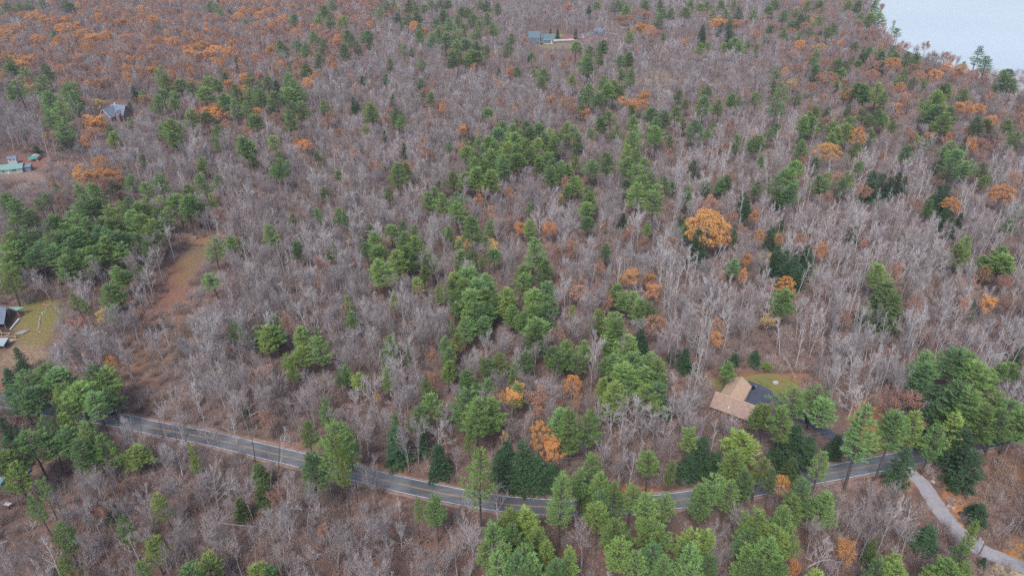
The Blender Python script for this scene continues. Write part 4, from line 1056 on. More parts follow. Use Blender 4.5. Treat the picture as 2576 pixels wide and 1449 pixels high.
c4 = G(*zs(470, 910)); o = MB().use(M_oldw).slab([(-2.2, -1.2, .4), (.9, -1.3, .4), (2.0, 1.3, .4), (-.9, 1.3, .4)], .15).build('wooden_platform', None, c4)
tag(o, 'weathered grey wooden platform lying on the lawn beside the lumber frame', 'platform')
c4 = G(*zs(240, 1080)); o = MB().use(M_wood).slab([(-1.6, -.9, .25), (1.1, -.9, .25), (1.9, .9, .25), (-.6, .9, .25)], .15).build('plywood_stack', None, c4)
tag(o, 'stack of tan plywood sheets beside the tin-roofed shed', 'plywood')
b = MB().use(M_conc)
pa, pb = G(*zs(225, 850)), G(*zs(415, 620))
dd = (pb - pa); nn = Vector((-dd.y, dd.x, 0)).normalized() * .22
b.slab([pa + Vector((0, 0, .5)) - nn, pb + Vector((0, 0, .5)) - nn * 1.6, pb + Vector((0, 0, .5)) + nn * 1.6, pa + Vector((0, 0, .5)) + nn], .6)
tag(b.build('garden_wall'), 'low straight pale concrete wall along the edge of the soil yard', 'wall')

# simple cabins seen through the trees near the far house
def cabin(px, yaw_, L, D, ze, zr, wall_m, roof_m, name, label):
    o = empty(name, G(*px), yaw_)
    tag(o, label, 'house')
    w = MB(); walls(w, -L / 2, L / 2, 0, D, ze, zr, wall_m, axis='y'); w.build('wall', o)
    r = MB(); gable_roof(r, -L / 2, L / 2, 0, D, ze, zr + .05, roof_m, ov=.5, axis='y'); r.build('roof', o)
    t = MB().use(M_trim); rake(t, -L / 2, L / 2, ze, zr + .05, -.52, .5, .3); t.build('gable_trim', o)
    window(o, -L / 4, 2.2, 1.2, 1.3, -.01); window(o, L / 4, 2.2, 1.2, 1.3, -.01); window(o, 0, ze + .4, 1.0, 1.0, -.01)
    return o
zc = lambda x, y: Zm(x, y, 1650, 60, 10.304)
cabin(zc(1200, 500), math.radians(28), 8.5, 13, 4.6, 8.0, M_slate, M_slate, 'grey_house', 'grey gable-ended house half hidden by bare trees beyond the end of the gravel drive')
cabin(zc(2240, 1290), math.radians(22), 8, 12, 5.0, 8.6, M_shake, M_slate, 'brown_house', 'brown house with white gable trim hidden among bare trees, below the grey house')

# ------------------------------------------------------------------ small things
def rock(name, p, s, m, label, cat='boulder', group=None, seed=0):
    R = random.Random(seed)
    me_ = bpy.data.meshes.new(name)
    import bmesh
    bm = bmesh.new()
    bmesh.ops.create_icosphere(bm, subdivisions=2, radius=1)
    k = [Vector((R.gauss(0, 1), R.gauss(0, 1), R.gauss(0, 1))) for _ in range(4)]
    for v_ in bm.verts:
        f = 1 + .16 * sum(math.sin(v_.co.dot(q) * 1.7) for q in k) / 2 + R.uniform(-.06, .06)
        v_.co = Vector((v_.co.x * s[0] * f, v_.co.y * s[1] * f, v_.co.z * s[2] * f + s[2] * .35))
    bm.to_mesh(me_); bm.free()
    me_.materials.append(m)
    o = bpy.data.objects.new(name, me_)
    COL.objects.link(o)
    o.location = p
    o.rotation_euler = (0, 0, R.uniform(0, 6))
    return tag(o, label, cat, group)

zz = lambda x, y: Zm(x, y, 2650, 1400, 5.049)
LB = [((670, 415), .75, 'rounded tan boulder at lane edge below the orange leaf bank top'), ((722, 445), .7, 'pale grey boulder with dark crack beside the tan one at the lane'),
      ((410, 52), .7, 'flat grey boulder under the pines where the lane leaves the road'), ((1020, 835), .45, 'first pale rock in the row along the lane, farthest from the pole'),
      ((1062, 862), .4, 'second rock in the row along the lane, whitish and small'), ((1112, 898), .5, 'white pointed rock in the middle of the row along the lane'),
      ((1110, 935), .45, 'cream rock just beside the wooden pole top in the lane row'), ((1152, 948), .55, 'last and largest pale rock of the lane row, by the wooden pole'),
      ((1690, 1130), .45, 'lone whitish rock on the leafy verge beyond the wooden pole'), ((245, 340), .6, 'grey-green rock in brush on the far side of the lane, upper one'),
      ((235, 500), .55, 'grey-green rock in brush on the far side of the lane, lower one')]
for i, (p, s, lab) in enumerate(LB): rock('boulder', G(*zz(*p)), (s, s * .8, s * .65), M_stone if i != 9 else M_gstone, lab, group='boulders along the lane', seed=i)
b = rock('burnt_heap', G(*zz(880, 550)), (1.5, 1.1, .25), M_dark, 'black heap of burnt brush on the leafy bank above the lane', 'heap', seed=50)
z8 = lambda x, y: Zm(x, y, 2350, 1180, 6.037)
rock('boulder', G(*z8(880, 335)), (.6, .6, .5), M_gstone, 'mossy boulder touching the foot of the leaning bare tree on orange lawn', seed=21)
rock('boulder', G(*z8(880, 530)), (1.5, .7, .6), M_gstone, 'long dark boulder on the grass above the driveway', seed=22)
b = MB().use(M_conc); p = G(*z4(1398, 425)); b.box(-.8, .8, -.5, .5, 0, .55); b.box(-.7, .7, -.42, .42, .55, .7)
tag(b.build('well_cover', None, p, .1), 'pale stone well cover on the lawn behind the tan-roofed house', 'well cover')
for i, (x, y, s, lab) in enumerate([(1340, 335, .9, 'largest pale boulder right of the birches by the green tarp shelter'), (1520, 342, .5, 'small pale boulder farthest from the green tarp shelter'),
        (1010, 405, .6, 'dark grey rock between the feet of the two birches'), (1060, 432, .6, 'pinkish rock at foot of the second birch near the tarp shelter'), (1110, 480, .75, 'pale rock just in front of the pinkish rock near the birches'),
        (1225, 522, .6, 'pale rock closest to the large orange oak'), (820, 492, .45, 'small rock left of the log near the tarp shelter'), (862, 490, .4, 'small rock at left end of the log near the tarp shelter')]):
    rock('boulder', G(*zl(x, y)), (s, s, s * .6), M_stone if i != 2 else M_gstone, lab, group='rocks by the tarp shelter', seed=60 + i)
b = MB().use(M_log); pa, pb = G(*zl(870, 470), .2), G(*zl(1090, 455), .2); b.tube([pa, pa.lerp(pb, .5) + Vector((0, 0, .05)), pb], [.22, .2, .17], 6, True)
tag(b.build('fallen_log'), 'straight grey log lying among rocks near the green tarp shelter', 'log')
STONES = [(970, 380), (990, 418), (950, 468), (905, 482), (910, 512), (860, 585), (850, 632), (836, 680), (840, 722), (826, 762), (820, 802), (805, 842), (855, 890)]
ordn = ['first', 'second', 'third', 'fourth', 'fifth', 'sixth', 'seventh', 'eighth', 'ninth', 'tenth', 'eleventh', 'twelfth', 'thirteenth', 'fourteenth', 'fifteenth', 'sixteenth', 'seventeenth', 'eighteenth', 'nineteenth', 'twentieth']
for i, (x, y) in enumerate(STONES):
    rock('garden_stone', G(*zs(x, y)), (.42, .36, .3), M_stone, f'{ordn[i]} stone from the pink board in the line across the left lawn', 'stone', 'line of stones on the left lawn', seed=80 + i)
M_pink = mat('pink_board', (.60, .22, .25), (.50, .20, .22), scale=2)
M_green = mat('green_plastic', (.05, .50, .12), (.04, .42, .10), scale=2, rough=.4)
M_blue = mat('blue_tarp', (.04, .19, .42), (.03, .14, .33), scale=1, rough=.55)
M_teal = mat('teal_tarp', (.22, .42, .44), (.18, .35, .37), scale=1, rough=.55)
b = MB().use(M_pink); b.box(-1.7, 1.7, -.16, .16, .5, .62)
o = b.build('board', None, G(*zs(990, 342)), math.radians(-18)); tag(o, 'pink board propped at the far end of the line of stones', 'board')
for x in (-1.4, 1.4): MB().use(M_oldw).box(x - .07, x + .07, -.1, .1, -.05, .5).build('leg', o)
o = empty('wheelbarrow', G(*zs(590, 245)), .3); tag(o, 'green wheelbarrow with dark tray at the wooded edge of the left lawn', 'wheelbarrow')
MB().use(M_green).slab([(.1, -.4, .75), (.9, -.45, .8), (.9, .45, .8), (.1, .4, .75)], .4).build('tub', o)
MB().use(M_dark).box(-1.3, .0, -.35, .35, .2, .5).build('tray', o)
MB().use(M_dark).tube([(1.1, -.06, .2), (1.1, .06, .2)], [.2, .2], 10, True).build('wheel', o)
MB().use(M_oldw).tube([(-1.2, .35, .5), (1.1, .1, .25)], [.03, .03], 4, True).tube([(-1.2, -.35, .5), (1.1, -.1, .25)], [.03, .03], 4, True).build('handles', o)
# chopped log row and the long dark log by the clearing strip
zw = lambda x, y: Zm(x, y, 440, 690, 7.627)
b = MB().use(M_log)
for i in range(9):
    x = -1.6 + i * .4
    b.tube([(x, -.9, .24 + .03 * (i % 3)), (x + .1, .9, .27)], [.21, .19], 7, True)
    if i < 8: b.tube([(x + .2, -.5, .55), (x + .22, .6, .56)], [.17, .16], 7, True)
    if i < 7 and i % 2 == 0: b.tube([(x + .4, -.5, .86), (x + .38, .5, .87)], [.16, .15], 7, True)
tag(b.build('log_pile', None, G(*zw(300, 1265)), 0.1), 'dark pile of short cut logs on red-brown needles at the clearing edge', 'log pile')
b = MB().use(M_log); pa, pb = G(*zw(960, 225), .35), G(*zw(1180, 235), .35); b.tube([pa, pa.lerp(pb, .3), pb], [.35, .5, .42], 7, True)
tag(b.build('fallen_log'), 'long dark log across the upper end of the grassy clearing strip', 'log')
b = MB().use(M_log); pa, pb = G(*zw(800, 240), .2), G(*zw(940, 215), .3); b.tube([pa, pb], [.15, .2], 6, True)
tag(b.build('fallen_log'), 'short reddish log left of the long dark log in the clearing', 'log')
# roadside mailboxes, brush piles and cut rounds
zm_ = lambda x, y: Zm(x, y, 260, 1130, 10.733)
def mailbox(p, m, label):
    o = empty('mailbox', p, math.radians(-15)); tag(o, label, 'mailbox')
    MB().use(M_oldw).box(-.07, .07, -.07, .07, -.1, 1.05).build('post', o)
    b = MB().use(m)
    pr = [(-.24, 1.05), (.24, 1.05), (.24, 1.3), (.15, 1.46), (-.15, 1.46), (-.24, 1.3)]
    b.slab([(x, -.5, z) for x, z in pr], 0); n0 = len(pr)
    b.v, b.f, b.m = [], [], []
    b.v += [(x, -.5, z) for x, z in pr] + [(x, .5, z) for x, z in pr]
    b.f.append(tuple(range(n0))); b.f.append(tuple(n0 + i for i in reversed(range(n0)))); b.m += [0, 0]
    for i in range(n0):
        j = (i + 1) % n0; b.f.append((i, n0 + i, n0 + j, j)); b.m.append(0)
    b.build('box', o)
    MB().use(mat('red_flag', (.55, .05, .03), (.5, .04, .03))).box(.25, .28, .1, .4, 1.3, 1.5).build('flag', o)
mailbox(G(*zm_(880, 880)), M_trim, 'white mailbox at the verge where the road comes out of the left pines')
mailbox(G(*zm_(1110, 900)), M_dark, 'dark mailbox with red flag, next along the road from the white one')
o = empty('wheelie_bin', G(*zm_(760, 890)), .2); tag(o, 'blue-grey wheelie bin with lid beside the white mailbox', 'bin')
MB().use(M_dark).box(-.35, .35, -.38, .38, .08, 1.0).build('body', o); MB().use(M_tin).box(-.4, .4, -.43, .43, 1.003, 1.1).build('lid', o)
for s in (-.3, .3): MB().use(M_dark).tube([(s - .04, .4, .12), (s + .04, .4, .12)], [.12, .12], 8, True).build('wheel', o)
def brush_pile(p, s, label, seed):
    R = random.Random(seed); b = MB().use(M_log)
    for i in range(60):
        a = Vector((R.gauss(0, s * .5), R.gauss(0, s * .4), R.uniform(0, s * .6)))
        d = Vector((R.gauss(0, 1), R.gauss(0, 1), R.gauss(.1, .4))).normalized() * s * R.uniform(.4, 1.1)
        b.tube([a, a + d], [.07, .02], 3)
    tag(b.build('brush_pile', None, p), label, 'brush pile')
brush_pile(G(*zm_(1600, 780)), 1.7, 'tangled dark brush pile just off the road past the mailboxes', 1)
brush_pile(G(*zm_(1930, 740)), 1.5, 'darker brush pile with log, right of the tangled one off the road', 2)
o = MB().use(mat('cut_wood', (.62, .50, .33), (.52, .40, .26)))
for x, y in ((0, 0), (.5, .2), (-.4, .5), (.1, .7)): o.tube([(x, y, .05), (x, y, .45)], [.24, .24], 8, True)
tag(o.build('firewood_rounds', None, G(*zm_(2290, 430))), 'pale cut firewood rounds heaped uphill of the brush piles', 'firewood')
zb = lambda x, y: Zm(x, y, 0, 1330, 7.244)
b = MB().use(M_blue)
b.slab([(-1.6, -.9, .2), (.2, -1.1, .6), (1.3, -.3, .8), (1.6, 1.4, .5), (.1, 1.8, .9), (-1.2, .9, .7)], .25)
tag(b.build('blue_tarp', None, G(*zb(490, 430))), 'crumpled blue tarp under the pines at the lower left', 'tarp')
b = MB().use(M_teal); b.slab([(-1.6, -1.1, 1.2), (.9, -1.0, 1.1), (1.1, 1.0, 1.5), (-1.3, 1.2, 1.6)], .3); b.box(-1.3, .8, -.8, .8, .0, .95)
tag(b.build('covered_trailer', None, G(*zb(20, 640))), 'pale teal tarp over a low trailer at the left photo edge', 'trailer')
o = empty('storage_crate', G(*zb(180, 1130)), -.2); tag(o, 'dark storage crate with white lid among brush near the lower left edge', 'crate')
MB().use(M_log).box(-.8, .8, -.6, .6, 0, 1.0).build('box', o); MB().use(M_trim).box(-.9, .9, -.3, .7, 1.003, 1.15).build('lid', o)
o = empty('gas_grill', G(*z4(1062, 520), .07), yaw + 1.1); tag(o, 'black covered gas grill with grey side shelf against the white garage wall', 'grill')
MB().use(M_dark).box(-.5, .5, -.35, .35, .75, 1.0).box(-.48, .48, -.33, .33, 1.003, 1.28).build('hood', o); MB().use(M_tin).box(.52, 1.1, -.3, .3, .88, .94).build('shelf', o)
MB().use(M_dark).box(-.45, .45, -.3, .3, 0.05, .747).build('cabinet', o)
for s in (-.4, .4): MB().use(M_dark).tube([(s, -.36, .1), (s, -.31, .1)], [.1, .1], 8, True).build('wheel', o)
# white car far off behind the bare wood
o = empty('parked_car', G(*zt(552, 650)), .2); tag(o, 'white parked car glimpsed through bare trees above the far gravel track', 'car')
b = MB().use(M_trim); b.box(-2.3, 2.3, -.9, .9, .35, .95); b.slab([(-1.3, -.75, 1.5), (1.0, -.75, 1.5), (1.0, .75, 1.5), (-1.3, .75, 1.5)], .1); b.build('body', o)
MB().use(M_glass).box(-1.5, 1.2, -.78, .78, .953, 1.397).build('windows', o)
for x in (-1.5, 1.5):
    for y in (-.92, .78): MB().use(M_dark).tube([(x, y, .35), (x, y + .14, .35)], [.34, .34], 10, True).build('wheel', o)

# utility poles and wires
M_pole = mat('pole_wood', (.27, .20, .165), (.20, .145, .12), scale=2)
M_wire = mat('grey_wire', (.24, .24, .24), (.2, .2, .2))
def upole(p, h, label, trans=False, rz=0.0, arm=True):
    o = empty('utility_pole', p, rz); tag(o, label, 'utility pole')
    MB().use(M_pole).tube([(0, 0, -.3), (0, 0, h)], [.19, .13], 8, True).build('pole', o)
    if arm:
        MB().use(M_pole).box(-.75, .75, .15, .26, h - .75, h - .62).build('crossarm', o)
        for x in (-.6, .6): MB().use(M_trim).tube([(x, .2, h - .62), (x, .2, h - .42)], [.05, .04], 6, True).build('insulator', o)
    MB().use(M_trim).tube([(0, 0, h), (0, 0, h + .22)], [.05, .04], 6, True).build('insulator', o)
    if trans: MB().use(M_tin).tube([(.42, 0, h - 1.9), (.42, 0, h - .95)], [.28, .28], 10, True).build('transformer', o)
    return o
pd = Vector((1.0, -.12, 0))
P1 = G(1295.5, 1231)
P3 = G(*z8(605, 905))
P0 = G(905, 1157)
P4 = G(*Zm(1095, 1150, 2650, 1400, 5.049))
Pm = P(1488, 0, 0)
upole(P1, 10.2, 'brown wooden utility pole standing against dark hemlock by the road bend', rz=math.radians(80))
upole(P3, 9.0, 'utility pole with grey transformer rising from a spruce at the tan house driveway', True, rz=math.radians(80))
upole(P0, 10.0, 'utility pole by the road hidden behind the green roadside pine', rz=math.radians(70))
upole(P4, 7.5, 'plain leaning wooden pole at the edge of the gravel lane', arm=False)
PF = G(*Zm(2370, 380, 1500, 60, 10.304))
upole(PF, 13, 'tall thin pale pole in the far clearing beside the grey house', arm=False)
def wire(a, c, sag, label, r=.022):
    pts = []
    for i in range(15):
        t = i / 14
        p = a.lerp(c, t); p.z -= sag * 4 * t * (1 - t)
        pts.append(p)
    tag(MB().use(M_wire).tube(pts, [r] * 15, 3).build('overhead_wire'), label, 'wire')
P5 = G(150, 1000)
zt_ = lambda p, h: Vector((p.x, p.y, h))
wire(zt_(P0, 10.2), zt_(P1, 10.4), .9, 'top overhead wire running left from the pole at the road bend')
wire(zt_(P0, 8.6), zt_(P1, 8.8), 1.0, 'middle overhead wire running left from the pole at the road bend')
wire(zt_(P0, 7.9), zt_(P1, 8.1), 1.2, 'lowest overhead wire running left from the pole at the road bend')
wire(zt_(P1, 10.4), zt_(P3, 9.2), 1.6, 'top overhead wire running from the road bend pole to the transformer pole')
wire(zt_(P1, 8.8), zt_(P3, 7.8), 1.7, 'lower overhead wire running from the road bend pole to the transformer pole')
wire(zt_(P1, 9.4), G(*(858.7 + 1400 / 3, 965.1 + 830 / 3)), 0, 'guy wire slanting down right from the pole at the road bend')
wire(zt_(P1, 8.0), G(*(858.7 + 1440 / 3, 965.1 + 925 / 3)), 0, 'second guy wire, ending closer to the camera than the first')
wire(zt_(P3, 9.0), P(2250, 1120, 9), .6, 'overhead wire leaving the transformer pole toward the roadside pines')

# the air: thin autumn haze round the wood
hz = MB().box(-1600, 1600, -40, 1900, -8, 150)
hm = bpy.data.materials.new('haze')
hm.use_nodes = True
hn = hm.node_tree.nodes
hn.remove(hn['Principled BSDF'])
pv = hn.new('ShaderNodeVolumePrincipled')
pv.inputs['Color'].default_value = (.80, .82, .90, 1)
pv.inputs['Density'].default_value = .00015
pv.inputs['Anisotropy'].default_value = .2
hm.node_tree.links.new(pv.outputs[0], hn['Material Output'].inputs['Volume'])
hz.mats.append(hm)
tag(hz.build('haze'), kind='stuff')
# ------------------------------------------------------------------ placing the trees
RND = random.Random(2024)

def parse(d):
    out = []
    for k, s in d.items():
        ox, oy = OFF[k]
        for e in s.split():
            x, y, w = (float(t) for t in e.split(','))
            out.append((ox + x / 3, oy + y / 3, w / 3))
    return out

def depth(p): return p.y * CT - (p.z - H) * ST

def by_top(u, v, wpx, kind, hmin, hmax, ratio, rng):
    """tree whose top shows at (u, v) with a crown wpx wide"""
    h = (hmin + hmax) / 2
    for _ in range(4):
        z = h
        for _ in range(2):
            p = P(u, v, z)
            z = h + height(p.x, p.y)
        p = P(u, v, z)
        wm = wpx * depth(p) / F
        h = min(hmax, max(hmin, wm * ratio))
    i = rng.randrange(len(PROTO[kind]))
    ph, pw = PSIZE[kind][i]
    gz = height(p.x, p.y)
    sx = wm / pw
    sz = h / ph
    sx = min(max(sx, sz * .45), sz * 2.0)
    return dict(kind=kind, i=i, loc=Vector((p.x, p.y, gz)), s=(sx, sx, sz), rot=(0, 0, rng.uniform(0, 6.28)), h=h, w=sx * pw)

def thin(lst, f):
    lst = sorted(lst, key=lambda e: e[1])
    out = []
    for u, v, w in lst:
        ok = True
        T = f * (30 + 42 * max(0, v) / 1449)
        for a, b, c in out:
            if abs(a - u) < .36 * max(w, c) and abs(v - b) < T * .5:
                ok = False
                break
        if ok: out.append((u, v, w))
    return out

TREES = []      # dicts with name, kind ...
def addl(lst, kind, name, hmin, hmax, ratio, words, f=.75, wk=1.0):
    for u, v, w in thin(lst, f):
        t = by_top(u, v, w * wk, kind, hmin, hmax, ratio, RND)
        t.update(name=name, words=words, u=u, v=v, listed=True)
        TREES.append(t)
PN = parse(PINES)
addl([e for e in PN if e[1] < 985], 'pine', 'pine_tree', 13, 23, 2.0, 'green pine', wk=1.1)
addl([e for e in PN if e[1] >= 985], 'pine', 'pine_tree', 16, 27, 2.6, 'green pine', wk=.9)
addl(parse(LOWDARK), 'hemlock', 'hemlock_tree', 3.5, 7, 1.1, 'low dark hemlock')
addl(parse(DARK), 'hemlock', 'hemlock_tree', 10, 20, 1.7, 'dark green hemlock', wk=1.05)
addl(parse(OLIVE), 'olive', 'cedar_tree', 8, 20, 1.8, 'olive green cedar')
addl(parse(OAKS), 'oak', 'oak_tree', 12, 18, 1.5, 'bright orange oak')
addl(parse(RUST), 'rust', 'oak_tree', 12, 18, 1.5, 'dull russet oak')
addl(parse(YELL), 'yellow', 'maple_tree', 9, 15, 1.5, 'pale yellow maple')
addl(parse(PALE), 'pale', 'bare_tree', 13, 22, 1.35, 'pale grey bare tree', wk=1.05)
addl([(1717.3 + 205 / 3, 482.6 + 135 / 3, 320 / 3)], 'gold', 'oak_tree', 16, 24, 1.3, 'golden orange oak')
zf2 = lambda x, y: Zm(x, y, 1500, 60, 10.304)
addl([(*zf2(1380, 240), 12), ], 'spruce', 'spruce_tree', 9, 16, 2.2, 'silvery blue spruce')
addl([(*zf2(1165, 250), 12), (*zf2(1930, 260), 13)], 'hemlock', 'spruce_tree', 9, 14, 2.0, 'dark green spruce')
addl([(1717.3 + 1605 / 3, 152 / 3, 20), (1717.3 + 2250 / 3, 345 / 3, 32), (1717.3 + 1010 / 3, 480 / 3, 22)], 'openpine', 'pine_tree', 18, 28, 2.4, 'sparse open-limbed pine')
def on_foot(kind, ox, oy, x, yt, yb, w, name, words):
    ut, vt, vb = ox + x / 3, oy + yt / 3, oy + yb / 3
    vn = CY + F / math.tan(TH)
    ub = ut + (CX - ut) * (vb - vt) / (vn - vt)
    base = G(ub, vb)
    d = ray(ut, vt)
    k = math.hypot(base.x, base.y) / math.hypot(d[0], d[1])
    h = H + d[2] * k - base.z
    i = RND.randrange(len(PROTO[kind]))
    ph, pw = PSIZE[kind][i]
    wm = w / 3 * depth(base + Vector((0, 0, h * .7))) / F
    TREES.append(dict(kind=kind, i=i, loc=base, s=(wm / pw, wm / pw, h / ph), rot=(0, 0, RND.uniform(0, 6.28)), h=h, w=wm, name=name, words=words, u=ut, v=vt, listed=True))
EN = {'openpine': ('pine_tree', 'sparse open-limbed pine'), 'pine': ('pine_tree', 'green pine'), 'lime': ('pine_tree', 'yellow-green young pine'), 'hemlock': ('hemlock_tree', 'dark green hemlock'), 'oak': ('oak_tree', 'bright orange oak')}
for kind, k, s in EXPL:
    for e in s.split():
        on_foot(kind, *OFF[k], *(float(t) for t in e.split(',')), *EN[kind])
BIR = []
for k, s in BIRCH:
    ox, oy = OFF[k]
    for e in s.split():
        a, b_, c, d = (float(t) for t in e.split(','))
        BIR.append((ox + a / 3, oy + b_ / 3, ox + c / 3, oy + d / 3))
for e in BIRCHZ.split():
    a, b_, c, d = (float(t) for t in e.split(','))
    BIR.append((*Zm(a, b_, 2650, 1400, 5.049), *Zm(c, d, 2650, 1400, 5.049)))
nb_ = len(BIR)
for k, s in SNAG:
    ox, oy = OFF[k]
    for e in s.split():
        a, b_, c, d = (float(t) for t in e.split(','))
        BIR.append((ox + a / 3, oy + b_ / 3, ox + c / 3, oy + d / 3))
for bi, (u0, v0, u1, v1) in enumerate(BIR):
    bk = 'birch' if bi < nb_ else 'snag'
    base = G(u0, v0)
    d = ray(u1, v1)
    t = base.y / d[1]
    top = Vector((d[0] * t, base.y, H + d[2] * t))
    ax = top - base
    L = ax.length
    if L > 24: ax *= 24 / L; L = 24
    i = RND.randrange(len(PROTO[bk]))
    q = Vector((0, 0, 1)).rotation_difference(ax.normalized())
    e = (q.to_matrix() @ Matrix.Rotation(RND.uniform(0, 6.28), 3, 'Z')).to_euler()
    s = L / PSIZE[bk][i][0]
    TREES.append(dict(kind=bk, i=i, loc=base, s=(s * .9, s * .9, s), rot=tuple(e), h=L, w=PSIZE[bk][i][1] * s, name='birch_tree' if bk == 'birch' else 'dead_tree', words='white-barked birch' if bk == 'birch' else 'thin dark dead trunk', u=u1, v=v1, listed=True))

# pixel grid of listed crowns, so that the random bare wood does not hide them
GW, GH, GC = 700, 420, 4
occ = np.zeros((GH, GW), dtype=np.float32)
for t in TREES:
    if t['kind'] in ('birch', 'pale', 'snag'): continue
    D = depth(t['loc'] + Vector((0, 0, t['h'])))
    r = t['w'] / 2 * F / D * .9
    hh = t['h'] * (.58 if t['name'] == 'pine_tree' else .6) * F / D * .85
    x0, x1 = int((t['u'] - r + 100) / GC), int((t['u'] + r + 100) / GC)
    y0, y1 = int((t['v'] + 100) / GC), int((t['v'] + hh + 100) / GC)
    occ[max(0, y0):max(0, y1 + 1), max(0, x0):max(0, x1 + 1)] = 1

SEE = [  # (outline in the frame, share of bare trees allowed in front)
 ([(270, 1035), (400, 1055), (770, 1135), (740, 1185), (400, 1105), (270, 1075)], .22),
 ([(860, 1150), (1060, 1195), (1260, 1235), (1400, 1245), (1400, 1300), (1260, 1290), (1020, 1250), (855, 1210)], .16),
 ([(1500, 1240), (1720, 1232), (1720, 1285), (1500, 1300)], .1),
 ([(2010, 1180), (2240, 1135), (2240, 1195), (2030, 1230)], 0),
 ([(0, 980), (140, 1000), (140, 1050), (0, 1030)], .15),
 ([(2280, 1190), (2330, 1190), (2400, 1270), (2470, 1350), (2590, 1400), (2590, 1460), (2440, 1400), (2330, 1290)], .02),
 ([(1790, 950), (1850, 935), (1900, 945), (1960, 1000), (1930, 1060), (1880, 1050), (1785, 1020)], .03),
 ([(1830, 938), (2010, 930), (2010, 985), (1940, 990)], .05),
 ([(2070, 1040), (2230, 1020), (2240, 1140), (2060, 1130)], .04),
 ([(1322, 80), (1395, 80), (1450, 95), (1440, 108), (1330, 112)], .02), ([(1330, 112), (1440, 108), (1430, 124), (1340, 124)], .3),
 ([(255, 255), (325, 255), (325, 300), (255, 300)], .05),
 ([(-40, 385), (110, 385), (110, 445), (-40, 450)], 0),
 ([(100, 385), (200, 395), (200, 425), (100, 425)], .1),
 ([(-60, 765), (130, 760), (135, 840), (90, 880), (-60, 890)], .02),
 ([(480, 600), (535, 600), (505, 655), (470, 715), (435, 770), (385, 775), (415, 700), (450, 640)], .04), ([(535, 600), (570, 600), (520, 690), (450, 775), (435, 770), (505, 655)], .5),
 ([(420, 750), (470, 750), (430, 880), (395, 990), (330, 990), (345, 880), (380, 800)], .15),
 ([(1750, 195), (1790, 200), (1840, 235), (1800, 240)], .35),
 ([(1800, 900), (2040, 880), (2060, 960), (1800, 950)], .2),
 ([(1600, 180), (1680, 180), (1680, 215), (1600, 215)], .5),
 ([(2300, 1160), (2576, 1170), (2576, 1320), (2420, 1340)], .15),
 ([(1275, 1155), (1315, 1155), (1315, 1240), (1275, 1240)], 0),
 ([(2240, -50), (2240, 60), (2330, 110), (2420, 140), (2500, 180), (2640, 240), (2640, -50)], 0),
 ([(820, 1010), (880, 1050), (860, 1130), (760, 1120), (700, 1060)], .5),
 ([(0, 1180), (90, 1180), (90, 1290), (0, 1290)], .1),
]
SEEB = [(min(p[0] for p in q), max(p[0] for p in q), min(p[1] for p in q), max(p[1] for p in q)) for q, _ in SEE]
NOBASE = [[(1800, 960), (1990, 950), (2060, 1050), (1960, 1075), (1790, 1040)], [(0, 385), (110, 385), (110, 450), (-60, 460)], [(255, 270), (330, 270), (330, 310), (255, 310)], [(1330, 95), (1450, 95), (1560, 100), (1450, 118), (1330, 118)],
          [(-60, 770), (150, 765), (150, 900), (-60, 960)], [(1690, 105), (1790, 105), (1790, 130), (1690, 130)]]
road_a = np.array([(p.x, p.y) for p in ROAD])
lane_a = np.array([(p.x, p.y) for p in LANE])
driv_a = np.array([(p.x, p.y) for p in DRIVE])
def near(a, x, y): return math.sqrt(float(np.min((a[:, 0] - x) ** 2 + (a[:, 1] - y) ** 2)))
def clear_base(x, y, k=1.0):
    if 60 < y < 520:
        if near(road_a, x, y) < 4.6 * k or near(lane_a, x, y) < 3.2 * k or near(driv_a, x, y) < 3.4 * k: return False
    u, v = proj(x, y, 0)
    return not any(inpoly(u, v, q) for q in NOBASE)

def seen_ok(x, y, h, w, rng):
    """false when a tree here would stand in front of something that shows in the photograph"""
    pr = [proj(x, y, h * f) for f in (.02, .25, .5, .75, .97)]
    ex = .3 * w * F / max(50, y * CT + (H - h / 2) * ST)
    for k, (poly, share) in enumerate(SEE):
        bb = SEEB[k]
        hit = False
        for j, (u, v) in enumerate(pr):
            e = ex if j >= 2 else 3
            if u < bb[0] - e or u > bb[1] + e or v < bb[2] or v > bb[3]: continue
            if inpoly(u, v, poly) or (j >= 2 and (inpoly(u - e, v, poly) or inpoly(u + e, v, poly))):
                hit = True
                break
        if hit and rng.random() > share: return False
    return True

def zone(u, v, rng):
    r = rng.random()
    if v < 260 and u < 1050 - v:
        return 'russet' if r < .34 else 'rust' if r < .44 else 'oak' if r < .53 else 'birch' if r < .55 else 'pale' if r < .60 else 'bare'
    if u > 1950 and v < 420 and u > 1700 + v:
        return 'russet' if r < .26 else 'rust' if r < .31 else 'oak' if r < .33 else 'pale' if r < .30 else 'birch' if r < .32 else 'bare'
    if u > 1500 and 330 < v < 1010:
        f = min(1, (u - 1500) / 500)
        return 'birch' if r < .16 + .30 * f else 'pale' if r < .32 + .30 * f else 'russet' if r < .36 + .28 * f else 'bare'
    if v < 330:
        return 'russet' if r < .07 else 'pale' if r < .14 else 'birch' if r < .19 else 'bare'
    return 'russet' if r < .03 else 'pale' if r < .13 else 'birch' if r < .19 else 'bare'

